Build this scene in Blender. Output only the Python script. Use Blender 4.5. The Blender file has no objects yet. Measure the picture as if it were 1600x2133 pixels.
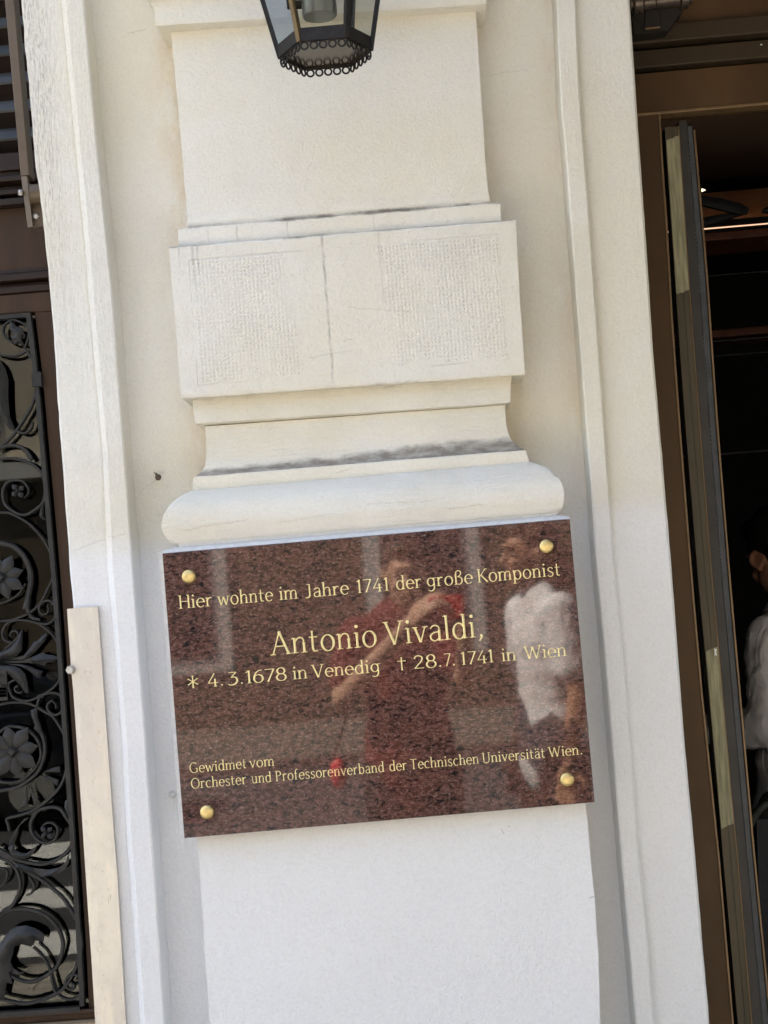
import bpy, bmesh, math, random
from mathutils import Vector, Matrix, noise as mnoise
from mathutils.geometry import delaunay_2d_cdt
random.seed(7)
R = math.radians
scene = bpy.context.scene

# ------------------------------------------------------------------ camera
FPX, PW, PH = 3200.0, 1600.0, 2133.0
FOOT = (885.0, 1240.0)            # where the camera's perpendicular meets the wall
ROLL = 0.0815
DIST, EYE = 2.626, 1.55
CAM = Vector((0.0, -DIST, EYE))
n_c = Vector((FOOT[0]-PW/2, -(FOOT[1]-PH/2), -FPX)).normalized()
u_c = Vector((-ROLL, 1.0, 0.0)); u_c = (u_c - n_c*u_c.dot(n_c)).normalized()
x_c = n_c.cross(u_c)
W2C = Matrix((x_c, n_c, u_c)).transposed()      # columns: world axes in camera space
C2W = W2C.transposed()
cam_d = bpy.data.cameras.new("camera")
cam_d.sensor_fit = 'VERTICAL'; cam_d.sensor_height = 36.0; cam_d.sensor_width = 27.0
cam_d.lens = FPX/PH*36.0
cam_d.clip_start = 0.02; cam_d.clip_end = 600.0
cam = bpy.data.objects.new("camera", cam_d)
scene.collection.objects.link(cam)
cam.matrix_world = Matrix.Translation(CAM) @ C2W.to_4x4()
scene.camera = cam

# ------------------------------------------------------------------ light
SUN = Vector((-0.60, 0.17, 0.78)).normalized()   # towards the sun: along the street, a little behind the facade
world = bpy.data.worlds.new("World"); scene.world = world
world.use_nodes = True
wn = world.node_tree.nodes; wl = world.node_tree.links
bg = wn.get("Background") or wn.new("ShaderNodeBackground")
sky = wn.new("ShaderNodeTexSky"); sky.sky_type = 'NISHITA'; sky.sun_disc = False
sky.sun_elevation = math.asin(SUN.z)
sky.sun_rotation = math.atan2(SUN.x, SUN.y)
sky.air_density = 1.0; sky.dust_density = 1.6; sky.ozone_density = 1.0
wl.new(sky.outputs[0], bg.inputs[0]); bg.inputs[1].default_value = 0.09
sd = bpy.data.lights.new("sun", 'SUN'); sd.energy = 5.0; sd.angle = R(0.5); sd.color = (1.0, 0.91, 0.77)
so = bpy.data.objects.new("sun", sd); scene.collection.objects.link(so)
so.rotation_euler = SUN.to_track_quat('Z', 'Y').to_euler(); so.location = SUN*30
scene.view_settings.view_transform = 'Standard'; scene.view_settings.look = 'None'
scene.view_settings.gamma = 1.0; scene.view_settings.exposure = 2.58
try:
    scene.cycles.max_bounces = 8; scene.cycles.transparent_max_bounces = 16
    scene.cycles.sample_clamp_indirect = 6.0
except Exception: pass

# ------------------------------------------------------------------ pixel helpers
def unproj(px, py, Y):
    d = C2W @ Vector((px-PW/2, -(py-PH/2), -FPX))
    return CAM + d*((Y-CAM.y)/d.y)
def refl(px, py, dist):           # a street point whose mirror image in the plaque plane (Y=0) is seen there
    p = unproj(px, py, dist); return Vector((p.x, -p.y, p.z))
def edge(pts, Y):                 # traced edge -> x as a function of z on plane Y
    q = sorted(((unproj(a, b, Y).z, unproj(a, b, Y).x) for a, b in pts))
    def f(z):
        if z <= q[0][0]: a, b = q[0], q[1]
        elif z >= q[-1][0]: a, b = q[-2], q[-1]
        else:
            for i in range(len(q)-1):
                if q[i][0] <= z <= q[i+1][0]: a, b = q[i], q[i+1]; break
        t = (z-a[0])/(b[0]-a[0])
        if z < q[0][0] or z > q[-1][0]:
            n = len(q)//2; a2, b2 = q[0], q[-1]
            sl = (b2[1]-a2[1])/(b2[0]-a2[0])
            base = q[0] if z < q[0][0] else q[-1]
            d = z-base[0]
            return base[1] + max(-.03, min(.03, sl*d))
        return a[1]+t*(b[1]-a[1])
    return f
def catmull(pts, n=6):
    P = [Vector(p) for p in pts]; out = []
    for i in range(len(P)-1):
        p0 = P[i-1] if i else P[0]*2-P[1]; p1, p2 = P[i], P[i+1]
        p3 = P[i+2] if i+2 < len(P) else P[-1]*2-P[-2]
        for k in range(n):
            t = k/n
            out.append(0.5*((2*p1)+(p2-p0)*t+(2*p0-5*p1+4*p2-p3)*t*t+(3*p1-p0-3*p2+p3)*t**3))
    out.append(P[-1]); return out

# ------------------------------------------------------------------ mesh builder
class MB:
    def __init__(s): s.v = []; s.f = []
    def add(s, vs, fs):
        o = len(s.v); s.v += [tuple(x) for x in vs]; s.f += [tuple(i+o for i in f) for f in fs]
    def box(s, a, b):
        x0, y0, z0 = a; x1, y1, z1 = b
        s.add([(x0,y0,z0),(x1,y0,z0),(x1,y1,z0),(x0,y1,z0),(x0,y0,z1),(x1,y0,z1),(x1,y1,z1),(x0,y1,z1)],
              [(0,3,2,1),(4,5,6,7),(0,1,5,4),(1,2,6,5),(2,3,7,6),(3,0,4,7)])
    def hexa(s, p):               # 8 points: bottom 4 ccw from front-left, top 4
        s.add(p, [(0,3,2,1),(4,5,6,7),(0,1,5,4),(1,2,6,5),(2,3,7,6),(3,0,4,7)])
    def bar(s, a, b, w, d, up=(0,0,1)):
        a, b = Vector(a), Vector(b); t = (b-a).normalized(); u = Vector(up)
        if abs(t.dot(u)) > .95: u = Vector((0,1,0))
        x = t.cross(u).normalized()*w/2; y = t.cross(x).normalized()*d/2
        s.hexa([a-x-y, a+x-y, a+x+y, a-x+y, b-x-y, b+x-y, b+x+y, b-x+y])
    def cyl(s, a, b, r0, r1=None, n=24, cap=True):
        r1 = r0 if r1 is None else r1
        a, b = Vector(a), Vector(b); t = (b-a).normalized()
        u = Vector((0,0,1)) if abs(t.z) < .9 else Vector((1,0,0))
        x = t.cross(u).normalized(); y = t.cross(x)
        vs = []
        for c, r in ((a, r0), (b, r1)):
            for i in range(n):
                an = 2*math.pi*i/n; vs.append(c+x*r*math.cos(an)+y*r*math.sin(an))
        fs = [(i, (i+1) % n, n+(i+1) % n, n+i) for i in range(n)]
        if cap: fs += [tuple(range(n-1,-1,-1)), tuple(range(n, 2*n))]
        s.add(vs, fs)
    def lathe(s, c, axis, prof, n=28):   # prof: (height along axis, radius)
        c = Vector(c); t = Vector(axis).normalized()
        u = Vector((0,0,1)) if abs(t.z) < .9 else Vector((1,0,0))
        x = t.cross(u).normalized(); y = t.cross(x); vs = []; fs = []
        for h, r in prof:
            for i in range(n):
                an = 2*math.pi*i/n; vs.append(c+t*h+x*r*math.cos(an)+y*r*math.sin(an))
        for k in range(len(prof)-1):
            for i in range(n): fs.append((k*n+i, k*n+(i+1)%n, (k+1)*n+(i+1)%n, (k+1)*n+i))
        fs += [tuple(range(n-1,-1,-1)), tuple(range((len(prof)-1)*n, len(prof)*n))]
        s.add(vs, fs)
    def sweep(s, path, w, d, taper=False, n=8):   # flat-bar scroll in the XZ plane, width w, depth d along Y
        P = [Vector(p) for p in path]; m = len(P); vs = []; fs = []
        for i, p in enumerate(P):
            t = (P[min(i+1, m-1)]-P[max(i-1, 0)]); t.y = 0
            t = t.normalized() if t.length > 1e-9 else Vector((1,0,0))
            nrm = Vector((-t.z, 0, t.x)); k = 1.0
            if taper:
                q = i/(m-1); k = 1.0 if q > .35 else .55+.45*q/.35
            for j in range(n):
                an = 2*math.pi*(j+.5)/n
                cx, cy = math.cos(an), math.sin(an)
                sx = math.copysign(abs(cx)**.6, cx); sy = math.copysign(abs(cy)**.6, cy)
                vs.append(p+nrm*sx*w*k/2+Vector((0,1,0))*sy*d/2)
        for i in range(m-1):
            for j in range(n): fs.append((i*n+j, i*n+(j+1)%n, (i+1)*n+(j+1)%n, (i+1)*n+j))
        fs += [tuple(range(n-1,-1,-1)), tuple(range((m-1)*n, m*n))]
        s.add(vs, fs)
    def torus(s, c, nrm, r, w, n=20, m=6, up=(0,0,1)):
        c = Vector(c); t = Vector(nrm).normalized(); x = t.cross(Vector(up)).normalized(); y = x.cross(t); vs = []; fs = []
        for i in range(n):
            a = 2*math.pi*i/n; rd = x*math.cos(a)+y*math.sin(a)
            for j in range(m):
                b = 2*math.pi*j/m; vs.append(c+rd*(r+w*math.cos(b))+t*w*math.sin(b))
        for i in range(n):
            for j in range(m): fs.append((i*m+j, ((i+1)%n)*m+j, ((i+1)%n)*m+(j+1)%m, i*m+(j+1)%m))
        s.add(vs, fs)
    def plate(s, poly, Y, th, bulge=0.0, step=None):   # polygon in XZ (list of Vectors), domed front towards -Y
        P = [Vector((p[0], p[2])) for p in poly]; n = len(P)
        xs = [p.x for p in P]; zs = [p.y for p in P]
        step = step or max(max(xs)-min(xs), max(zs)-min(zs))/14
        pts = list(P)
        def dist(q):
            best = 9
            for i in range(n):
                a, b = P[i], P[(i+1)%n]; ab = b-a; t = max(0, min(1, (q-a).dot(ab)/max(ab.length_squared, 1e-12)))
                best = min(best, (q-a-ab*t).length)
            return best
        def inside(q):
            c = False
            for i in range(n):
                a, b = P[i], P[i-1]
                if (a.y > q.y) != (b.y > q.y) and q.x < (b.x-a.x)*(q.y-a.y)/(b.y-a.y)+a.x: c = not c
            return c
        z = min(zs)+step/2
        while z < max(zs):
            x = min(xs)+step/2
            while x < max(xs):
                q = Vector((x+random.uniform(-.2,.2)*step, z+random.uniform(-.2,.2)*step))
                if inside(q) and dist(q) > step*.4: pts.append(q)
                x += step
            z += step
        r = delaunay_2d_cdt(pts, [(i, (i+1)%n) for i in range(n)], [], 1, 1e-7)
        vv, ff = r[0], r[2]; o = len(vv)
        ds = [dist(q) for q in vv]; mx = max(ds) or 1
        vs = [(q.x, Y-bulge*math.sin(min(1, ds[i]/mx)*math.pi/2), q.y) for i, q in enumerate(vv)]
        fs = [tuple(f) for f in ff]
        vs += [(p.x, Y, p.y) for p in P]+[(p.x, Y+th, p.y) for p in P]
        fs += [(o+i, o+(i+1)%n, o+n+(i+1)%n, o+n+i) for i in range(n)]
        fs.append(tuple(range(o+n, o+2*n)))
        s.add(vs, fs)
    def ell(s, c, r, rot=None, nu=16, nv=10):
        c = Vector(c); vs = []; fs = []; M = rot or Matrix.Identity(3)
        for k in range(1, nv):
            ph = math.pi*k/nv
            for i in range(nu):
                th = 2*math.pi*i/nu
                vs.append(c+M@Vector((r[0]*math.sin(ph)*math.cos(th), r[1]*math.sin(ph)*math.sin(th), r[2]*math.cos(ph))))
        for k in range(nv-2):
            for i in range(nu): fs.append((k*nu+i, (k+1)*nu+i, (k+1)*nu+(i+1)%nu, k*nu+(i+1)%nu))
        vs += [c+M@Vector((0,0,r[2])), c+M@Vector((0,0,-r[2]))]; a, b = len(vs)-2, len(vs)-1
        for i in range(nu):
            fs.append((a, i, (i+1)%nu)); fs.append((b, (nv-2)*nu+(i+1)%nu, (nv-2)*nu+i))
        s.add(vs, fs)
    def limb(s, pts, rad):        # sphere-swept tapered chain
        for i in range(len(pts)-1):
            s.cyl(pts[i], pts[i+1], rad[i], rad[i+1], 16)
        for p, r in zip(pts, rad): s.ell(p, (r, r, r), None, 14, 9)
    def build(s, name, mat, parent=None, smooth=30, bevel=0, attrs=None, seg=2):
        me = bpy.data.meshes.new(name); me.from_pydata(s.v, [], s.f); me.validate()
        bm = bmesh.new(); bm.from_mesh(me); bmesh.ops.recalc_face_normals(bm, faces=bm.faces); bm.to_mesh(me); bm.free()
        o = bpy.data.objects.new(name, me); scene.collection.objects.link(o)
        if mat: me.materials.append(mat)
        if smooth:
            for p in me.polygons: p.use_smooth = True
            me.set_sharp_from_angle(angle=R(smooth))
        if attrs:
            for k, vals in attrs.items():
                at = me.attributes.new(k, 'FLOAT', 'POINT'); at.data.foreach_set('value', vals)
        if bevel:
            b = o.modifiers.new("bevel", 'BEVEL'); b.width = bevel; b.segments = seg; b.limit_method = 'ANGLE'; b.angle_limit = R(35)
        if parent is not None:
            o.parent = parent; o.matrix_parent_inverse = parent.matrix_world.inverted()
        return o
def thing(name, label, cat, loc=(0,0,0), group=None):
    o = bpy.data.objects.new(name, None); scene.collection.objects.link(o)
    o.empty_display_size = .05
    o.location = loc; o.matrix_world = Matrix.Translation(Vector(loc))
    o['label'] = label; o['category'] = cat
    if group: o['group'] = group
    return o
def tag(o, label=None, cat=None, group=None, kind=None):
    if label: o['label'] = label
    if cat: o['category'] = cat
    if group: o['group'] = group
    if kind: o['kind'] = kind
    return o

# ------------------------------------------------------------------ node helper
class NT:
    def __init__(s, name):
        s.m = bpy.data.materials.new(name); s.m.use_nodes = True
        s.t = s.m.node_tree; s.t.nodes.clear()
        s.out = s.t.nodes.new("ShaderNodeOutputMaterial")
    def node(s, ty, **kw):
        n = s.t.nodes.new(ty)
        for k, v in kw.items(): setattr(n, k, v)
        return n
    def put(s, sock, v):
        if isinstance(v, bpy.types.NodeSocket): s.t.links.new(v, sock)
        elif v is not None:
            if hasattr(sock.default_value, '__len__') and not hasattr(v, '__len__'): v = (v,)*len(sock.default_value)
            if hasattr(sock.default_value, '__len__') and len(v) == 3 and len(sock.default_value) == 4: v = tuple(v)+(1.0,)
            sock.default_value = v
    def math(s, op, a, b=0.0, c=None, clamp=False):
        n = s.node("ShaderNodeMath", operation=op, use_clamp=clamp)
        s.put(n.inputs[0], a); s.put(n.inputs[1], b)
        if c is not None: s.put(n.inputs[2], c)
        return n.outputs[0]
    def mul(s, a, b): return s.math('MULTIPLY', a, b)
    def add(s, a, b): return s.math('ADD', a, b)
    def sub(s, a, b): return s.math('SUBTRACT', a, b)
    def pos(s): return s.node("ShaderNodeNewGeometry").outputs['Position']
    def sep(s, v):
        n = s.node("ShaderNodeSeparateXYZ"); s.put(n.inputs[0], v); return n.outputs
    def scale(s, v, sc, off=(0,0,0)):
        n = s.node("ShaderNodeMapping"); s.put(n.inputs[0], v); n.inputs['Scale'].default_value = sc; n.inputs['Location'].default_value = off
        return n.outputs[0]
    def noise(s, v, sc=5.0, det=4.0, rough=.55, dist=0.0):
        n = s.node("ShaderNodeTexNoise"); s.put(n.inputs['Vector'], v); n.inputs['Scale'].default_value = sc
        n.inputs['Detail'].default_value = det; n.inputs['Roughness'].default_value = rough; n.inputs['Distortion'].default_value = dist
        return n.outputs[0]
    def voro(s, v, sc=5.0, feature='F1', out='Distance', rnd=1.0):
        n = s.node("ShaderNodeTexVoronoi", feature=feature); s.put(n.inputs['Vector'], v); n.inputs['Scale'].default_value = sc
        n.inputs['Randomness'].default_value = rnd
        return n.outputs[out]
    def ramp(s, f, a, b, lo=0.0, hi=1.0):      # smoothstep
        n = s.node("ShaderNodeMapRange", interpolation_type='SMOOTHSTEP'); s.put(n.inputs[0], f)
        s.put(n.inputs[1], a); s.put(n.inputs[2], b); s.put(n.inputs[3], lo); s.put(n.inputs[4], hi)
        return n.outputs[0]
    def mix(s, f, a, b, mode='MIX'):
        n = s.node("ShaderNodeMix", data_type='RGBA', blend_type=mode); s.put(n.inputs[0], f)
        s.put(n.inputs[6], a); s.put(n.inputs[7], b); return n.outputs[2]
    def attr(s, name):
        n = s.node("ShaderNodeAttribute", attribute_name=name); return n.outputs['Fac']
    def bump(s, h, dist=.001, strength=1.0):
        n = s.node("ShaderNodeBump"); n.inputs['Strength'].default_value = strength; n.inputs['Distance'].default_value = dist
        s.put(n.inputs['Height'], h); return n.outputs[0]
    def bsdf(s, col, rough=.6, metal=0.0, spec=.5, normal=None, coat=0.0, **kw):
        n = s.node("ShaderNodeBsdfPrincipled")
        s.put(n.inputs['Base Color'], col); s.put(n.inputs['Roughness'], rough); s.put(n.inputs['Metallic'], metal)
        s.put(n.inputs['Specular IOR Level'], spec)
        if normal is not None: s.put(n.inputs['Normal'], normal)
        if coat: n.inputs['Coat Weight'].default_value = coat; n.inputs['Coat Roughness'].default_value = .03
        for k, v in kw.items(): s.put(n.inputs[k.replace('_', ' ')], v)
        s.t.links.new(n.outputs[0], s.out.inputs[0]); return n

ZP = unproj(225, 1155, .115).z       # height of the fresh paint's upper edge

def plaster(name, streak=0.0, tooled=None, drips=(), cracks=(), brush=0.0):
    m = NT(name); p = m.pos(); x, y, z = m.sep(p)
    big = m.noise(p, 2.2, 5, .6); mid = m.noise(p, 14, 5, .6); fine = m.noise(p, 150, 4, .6); vf = m.noise(p, 520, 2, .5)
    old = m.mix(m.ramp(big, .35, .68), (.765,.725,.605), (.785,.765,.690))
    old = m.mix(m.mul(m.ramp(mid, .5, .8), .35), old, (.80,.79,.75))
    fresh = m.mix(m.ramp(big, .3, .7), (.79,.79,.78), (.82,.82,.81))
    wob = m.mul(m.sub(m.noise(p, 9, 4, .6), .5), .03)
    col = m.mix(m.ramp(m.add(z, wob), ZP-.03, ZP+.05), fresh, old)
    isold = m.ramp(z, ZP-.02, ZP+.05)
    # faint grime cloud + specks of dirt on the old coat
    gr = m.mul(m.ramp(m.noise(p, 5.0, 6, .7), .52, .82), .22)
    col = m.mix(m.mul(gr, isold), col, (.50,.47,.42))
    sp = m.ramp(m.noise(p, 330, 2, .5), .66, .76)
    spm = m.ramp(m.noise(p, 11, 4, .65), .50, .72)
    col = m.mix(m.mul(m.mul(m.mul(sp, spm), isold), .38), col, (.25,.23,.20))
    st = m.attr("stain_tone")
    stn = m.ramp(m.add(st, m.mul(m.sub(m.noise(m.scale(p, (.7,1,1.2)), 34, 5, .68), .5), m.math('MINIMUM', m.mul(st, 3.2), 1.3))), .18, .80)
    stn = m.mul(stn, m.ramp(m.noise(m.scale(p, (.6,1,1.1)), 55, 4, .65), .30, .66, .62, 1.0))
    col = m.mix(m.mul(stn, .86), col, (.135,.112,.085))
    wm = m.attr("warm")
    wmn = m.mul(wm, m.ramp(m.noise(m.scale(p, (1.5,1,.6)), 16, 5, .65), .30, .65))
    col = m.mix(m.mul(wmn, .55), col, (.62,.45,.24))  # ochre edge tint, partly stain and partly warm bounce light put into the colour
    orange = m.noise(p, 260, 3, .6)
    col = m.mix(m.mul(m.ramp(orange, .40, .68), .10), col, (.42,.38,.32)); col = m.mix(m.mul(m.ramp(fine, .52, .7), .10), col, (.48,.44,.37))
    h = m.add(m.mul(mid, .9), m.add(m.mul(fine, .85), m.add(m.mul(orange, .42), m.mul(vf, .12))))
    for (x0, zt, zb, w, s) in drips:
        wv = m.mul(m.sub(m.noise(m.scale(p, (0,0,1)), 26, 3, .5), .5), .008)
        dx = m.math('ABSOLUTE', m.sub(m.add(x, wv), x0))
        band = m.ramp(dx, w*.05, w*1.25, 1.0, 0.0)
        lz = m.mul(m.ramp(z, zb-.01, zb+.03), m.ramp(z, zt-.002, zt+.002, 1.0, 0.0))
        nn = m.mul(m.ramp(m.noise(m.scale(p, (30,1,6)), 9, 4, .7), .30, .66, .2, 1.0), m.ramp(m.noise(p, 45, 4, .7), .3, .6, .45, 1.0))
        col = m.mix(m.mul(m.mul(m.mul(band, lz), nn), s*.78), col, (.20,.185,.165))
    for (x0, z0, x1, z1, s) in cracks:
        t = m.math('DIVIDE', m.sub(x, x0), (x1-x0) or 1e-4)
        zz = m.add(z0, m.mul(t, z1-z0)); wv = m.mul(m.sub(m.noise(p, 60, 4, .7), .5), .012)
        dz = m.math('ABSOLUTE', m.sub(m.add(z, wv), zz))
        ins = m.mul(m.ramp(t, 0, .06), m.ramp(t, .94, 1, 1, 0))
        ck = m.mul(m.ramp(dz, .0002, .0011, 1, 0), ins)
        col = m.mix(m.mul(ck, s*.6), col, (.28,.25,.21)); h = m.sub(h, m.mul(ck, .25))
    sa = m.attr("rough")
    stv = m.noise(m.scale(p, (1,1,.10)), 160, 4, .7)
    stv2 = m.noise(m.scale(p, (1,1,.16)), 430, 3, .6)
    col = m.mix(m.mul(m.mul(m.ramp(stv2, .48, .64), sa), .55), col, (.30,.28,.25))
    h = m.add(h, m.mul(stv, m.add(streak, m.mul(sa, 3.4))))
    if brush: h = m.add(h, m.mul(m.noise(m.scale(p, (.10,1,1)), 170, 4, .7), m.mul(m.ramp(m.noise(p, 8, 3, .6), .35, .65, .3, 1.0), brush)))
    if tooled:
        pitch, regs, (bx, bz, bw, bh) = tooled
        wx = m.mul(m.sub(m.noise(p, 30, 3, .6), .5), .0018); wz = m.mul(m.sub(m.noise(m.scale(p,(1,1,1),(3,5,7)), 30, 3, .6), .5), .0018)
        gx = m.math('COSINE', m.mul(m.add(x, wx), 2*math.pi/pitch)); gz = m.math('COSINE', m.mul(m.add(z, wz), 2*math.pi/pitch))
        dots = m.ramp(m.math('MINIMUM', gx, gz), -.9, .8)
        msk = 0.0
        nb = m.mul(m.sub(m.noise(p, 7, 4, .65), .5), .16)
        for (cx, cz, hw, hh) in regs:
            d = m.math('MAXIMUM', m.sub(m.math('ABSOLUTE', m.sub(x, cx)), hw), m.sub(m.math('ABSOLUTE', m.sub(z, cz)), hh))
            msk = m.math('MAXIMUM', msk, m.ramp(m.add(d, nb), -.012, .012, 1, 0))
        amp = m.ramp(m.noise(p, 15, 3, .6), .3, .6, .25, 1.0)
        ind = m.ramp(m.math('MAXIMUM', m.sub(m.math('ABSOLUTE', m.sub(x, bx)), bw), m.sub(m.math('ABSOLUTE', m.sub(z, bz)), bh)), -.006, -.003, 1, 0)
        h = m.add(h, m.mul(m.mul(m.mul(m.mul(dots, msk), amp), ind), .62))
        dd = m.math('ABSOLUTE', m.math('MAXIMUM', m.sub(m.math('ABSOLUTE', m.sub(x, bx)), bw), m.sub(m.math('ABSOLUTE', m.sub(z, bz)), bh)))
        h = m.sub(h, m.mul(m.mul(m.ramp(dd, .0003, .0013, 1, 0), m.ramp(m.noise(p, 9, 3, .6), .4, .6)), .7))
        h = m.add(h, m.mul(m.noise(p, 70, 5, .7), .9))
    m.bsdf(col, m.add(.62, m.mul(mid, .2)), 0, .35, m.bump(h, .0022, .8))
    return m.m

def simple(name, col, rough=.5, metal=0.0, spec=.5, var=.15, nsc=30, bumpd=.0005, stretch=(1,1,1), coat=0.0):
    m = NT(name); p = m.scale(m.pos(), stretch); n = m.noise(p, nsc, 5, .6); n2 = m.noise(p, nsc*7, 3, .6)
    k = m.ramp(n, .3, .7)
    c = m.mix(k, tuple(v*(1-var) for v in col), tuple(min(1, v*(1+var)) for v in col))
    m.bsdf(c, m.add(rough-.06, m.mul(n2, .14)), metal, spec, m.bump(m.add(n, m.mul(n2, .3)), bumpd, .5), coat)
    return m.m

def granite():
    m = NT("red granite"); p = m.pos(); ps = m.scale(p, (1,1,1.7))
    n1 = m.noise(ps, 14, 6, .7); n2 = m.noise(ps, 95, 5, .75, .4); n3 = m.noise(m.scale(p, (1,1,2.0), (3,1,2)), 64, 6, .78, .6)
    c = m.mix(m.ramp(n1, .36, .66), (.050,.026,.019), (.095,.042,.028))
    c = m.mix(m.ramp(n2, .42, .62), c, (.165,.083,.068))
    c = m.mix(m.mul(m.ramp(m.noise(ps, 170, 4, .7), .57, .63), .8), c, (.30,.215,.185))
    fl = m.ramp(n3, .535, .585); c = m.mix(m.mul(fl, .92), c, (.012,.011,.012))
    bl = m.mul(m.ramp(m.noise(m.scale(p, (1,1,1.7), (9,1,4)), 32, 5, .68, .6), .62, .66), .8)
    c = m.mix(bl, c, (.014,.014,.016))
    m.bsdf(c, .030, 0, .80, None)
    return m.m

def glassmat(name, tint=(.9,.92,.9), refl_boost=1.0):
    m = NT(name)
    tr = m.node("ShaderNodeBsdfTransparent"); tr.inputs[0].default_value = tuple(tint)+(1,)
    gl = m.node("ShaderNodeBsdfGlossy"); gl.inputs['Roughness'].default_value = .015; gl.inputs[0].default_value = (.95,.97,.97,1)
    fr = m.node("ShaderNodeFresnel"); fr.inputs[0].default_value = 1.5
    mx = m.node("ShaderNodeMixShader"); m.t.links.new(m.math('MULTIPLY', fr.outputs[0], refl_boost, clamp=True), mx.inputs[0])
    m.t.links.new(tr.outputs[0], mx.inputs[1]); m.t.links.new(gl.outputs[0], mx.inputs[2])
    m.t.links.new(mx.outputs[0], m.out.inputs[0]); return m.m

def emit(name, col, st):
    m = NT(name); e = m.node("ShaderNodeEmission"); e.inputs[0].default_value = tuple(col)+(1,); e.inputs[1].default_value = st
    m.t.links.new(e.outputs[0], m.out.inputs[0]); return m.m

M_GRAN = granite()
M_GOLD = simple("gilded lettering", (.94,.77,.36), .5, .0, .5, .10, 120, .0002)
M_BRASS = simple("dull brass", (.74,.57,.24), .42, .75, .5, .15, 90, .0004)
M_IRON = simple("black painted iron", (.014,.012,.010), .5, 0, .3, .3, 60, .0004)
M_GRILLE = simple("grey black wrought iron", (.024,.023,.021), .5, 0, .35, .25, 45, .0006)
M_WOOD = simple("dark brown door paint", (.050,.027,.015), .5, 0, .25, .18, 14, .0006, (3,3,.3))
M_WOODD = simple("very dark brown timber", (.022,.012,.008), .5, 0, .3, .2, 14, .0006, (.3,3,3))
M_BRONZE = simple("bronze anodised frame", (.082,.045,.018), .50, .15, .30, .22, 5, .0003, (1,1,.4))
M_BRONZED = simple("dark bronze frame", (.044,.030,.017), .5, .1, .25, .2, 6, .0003)
M_BRLIGHT = simple("pale bronze edge", (.20,.125,.06), .4, .3, .5, .15, 20, .0003)  # paler bronze for the thin beads and the bracket lip
M_ARM = simple("taupe painted awning steel", (.115,.082,.052), .42, .1, .5, .10, 25, .0003)
M_STEEL = simple("zinc bolt", (.52,.50,.47), .36, .75, .5, .15, 200, .0003)
M_LOUV = simple("grey louvre slat", (.105,.112,.118), .5, .1, .4, .2, 18, .0005, (.3,1,1))
M_BLACK = simple("black rubber", (.012,.012,.012), .6, 0, .3, .2, 40, .0003)
M_SLATE = simple("slate grey gasket", (.055,.060,.064), .5, 0, .4, .2, 30, .0005)
M_DKGREY = simple("dark grey door edge", (.040,.037,.033), .5, .1, .4, .15, 12, .0003)
M_DOORB = simple("drab brown door edge", (.078,.062,.034), .5, .1, .4, .18, 16, .0004, (2,1,.2))
M_TAPE = simple("dusty masking tape", (.29,.27,.165), .7, 0, .2, .28, 55, .0008, (3,1,.25))
M_SCRAP = simple("white paper scrap", (.85,.85,.82), .8, 0, .2, .05)
M_MORTAR = simple("white mortar", (.66,.655,.63), .8, 0, .2, .08, 90, .003)
M_GLASSD = glassmat("dark door glass", (.42,.43,.40), .95)
M_GLASSL = glassmat("lantern glass", (.74,.74,.70), .55)
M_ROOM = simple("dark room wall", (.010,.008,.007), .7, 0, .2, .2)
M_ROOMT = simple("tan ceiling panel", (.40,.22,.12), .6, 0, .2, .1)
M_ROOMB = simple("red brown beam", (.11,.035,.018), .5, 0, .3, .2)
M_LED = emit("lit cove strip", (1.0,.60,.38), .22)
M_SOCK = simple("grey lamp socket", (.20,.22,.225), .3, .5, .5, .1)
def strip_metal():
    m = NT("brushed pale metal"); p = m.pos(); x, y, z = m.sep(p)
    a = m.noise(p, 6, 4, .6); b = m.noise(m.scale(p, (1,1,.05)), 260, 3, .6); c0 = m.noise(p, 90, 4, .7)
    c = m.mix(m.ramp(a, .35, .65), (.64,.61,.575), (.67,.65,.595))
    c = m.mix(m.mul(m.ramp(c0, .58, .72), .35), c, (.36,.32,.26))
    c = m.mix(m.mul(m.ramp(b, .56, .7), .3), c, (.80,.76,.70))
    sc = m.mul(m.ramp(m.noise(m.scale(p, (30,1,3)), 8, 3, .6), .68, .72), .5)
    c = m.mix(sc, c, (.22,.20,.17))
    x_ = m.noise(p, 28, 5, .7); c = m.mix(m.mul(m.ramp(x_, .50, .75), .22), c, (.45,.41,.36))
    lng = m.noise(m.scale(p, (1,1,.25)), 34, 4, .65); c = m.mix(m.mul(m.ramp(lng, .5, .7), .45), c, (.86,.80,.66))
    m.bsdf(c, m.add(.30, m.mul(x_, .30)), .7, .5, m.bump(m.add(b, m.mul(c0, .9)), .0007, .6)); return m.m
M_STRIP = strip_metal()

# ------------------------------------------------------------------ traced edges
YB, YF, YR = .115, .105, .178       # band front, fillet front, recess wall
YBR = .122
E0 = edge([(44,0),(48,48),(51.5,100),(56,140),(60,180),(62.5,213),(69,290),(74,349),(81,391),(87,442),(92,484),(99.6,560),(107.5,645),(112.5,710),(117,774),(119.5,837),(124,893),(126.5,930),(131,980),(135,1041),(140.6,1117),(146.5,1205),(152,1256),(166,1500),(184,1800),(203,2133)], YB)
E1 = edge([(128,0),(153,253),(180,534),(184,600),(214,937),(224.5,1175),(239,1347),(254.6,1544),(264,1741),(271,1825),(292.5,2133)], YB)
E2 = edge([(175,0),(197,253),(214,422),(233,600),(275,1155),(290,1358),(304,1544),(317,1750),(325,1853),(343,2133)], YF)
F0 = edge([(1159,0),(1169,225),(1179,325),(1187.5,450),(1230,1000),(1241,1175),(1254,1300),(1273,1533),(1290,1730),(1308,1941),(1324,2133)], YF)
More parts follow.
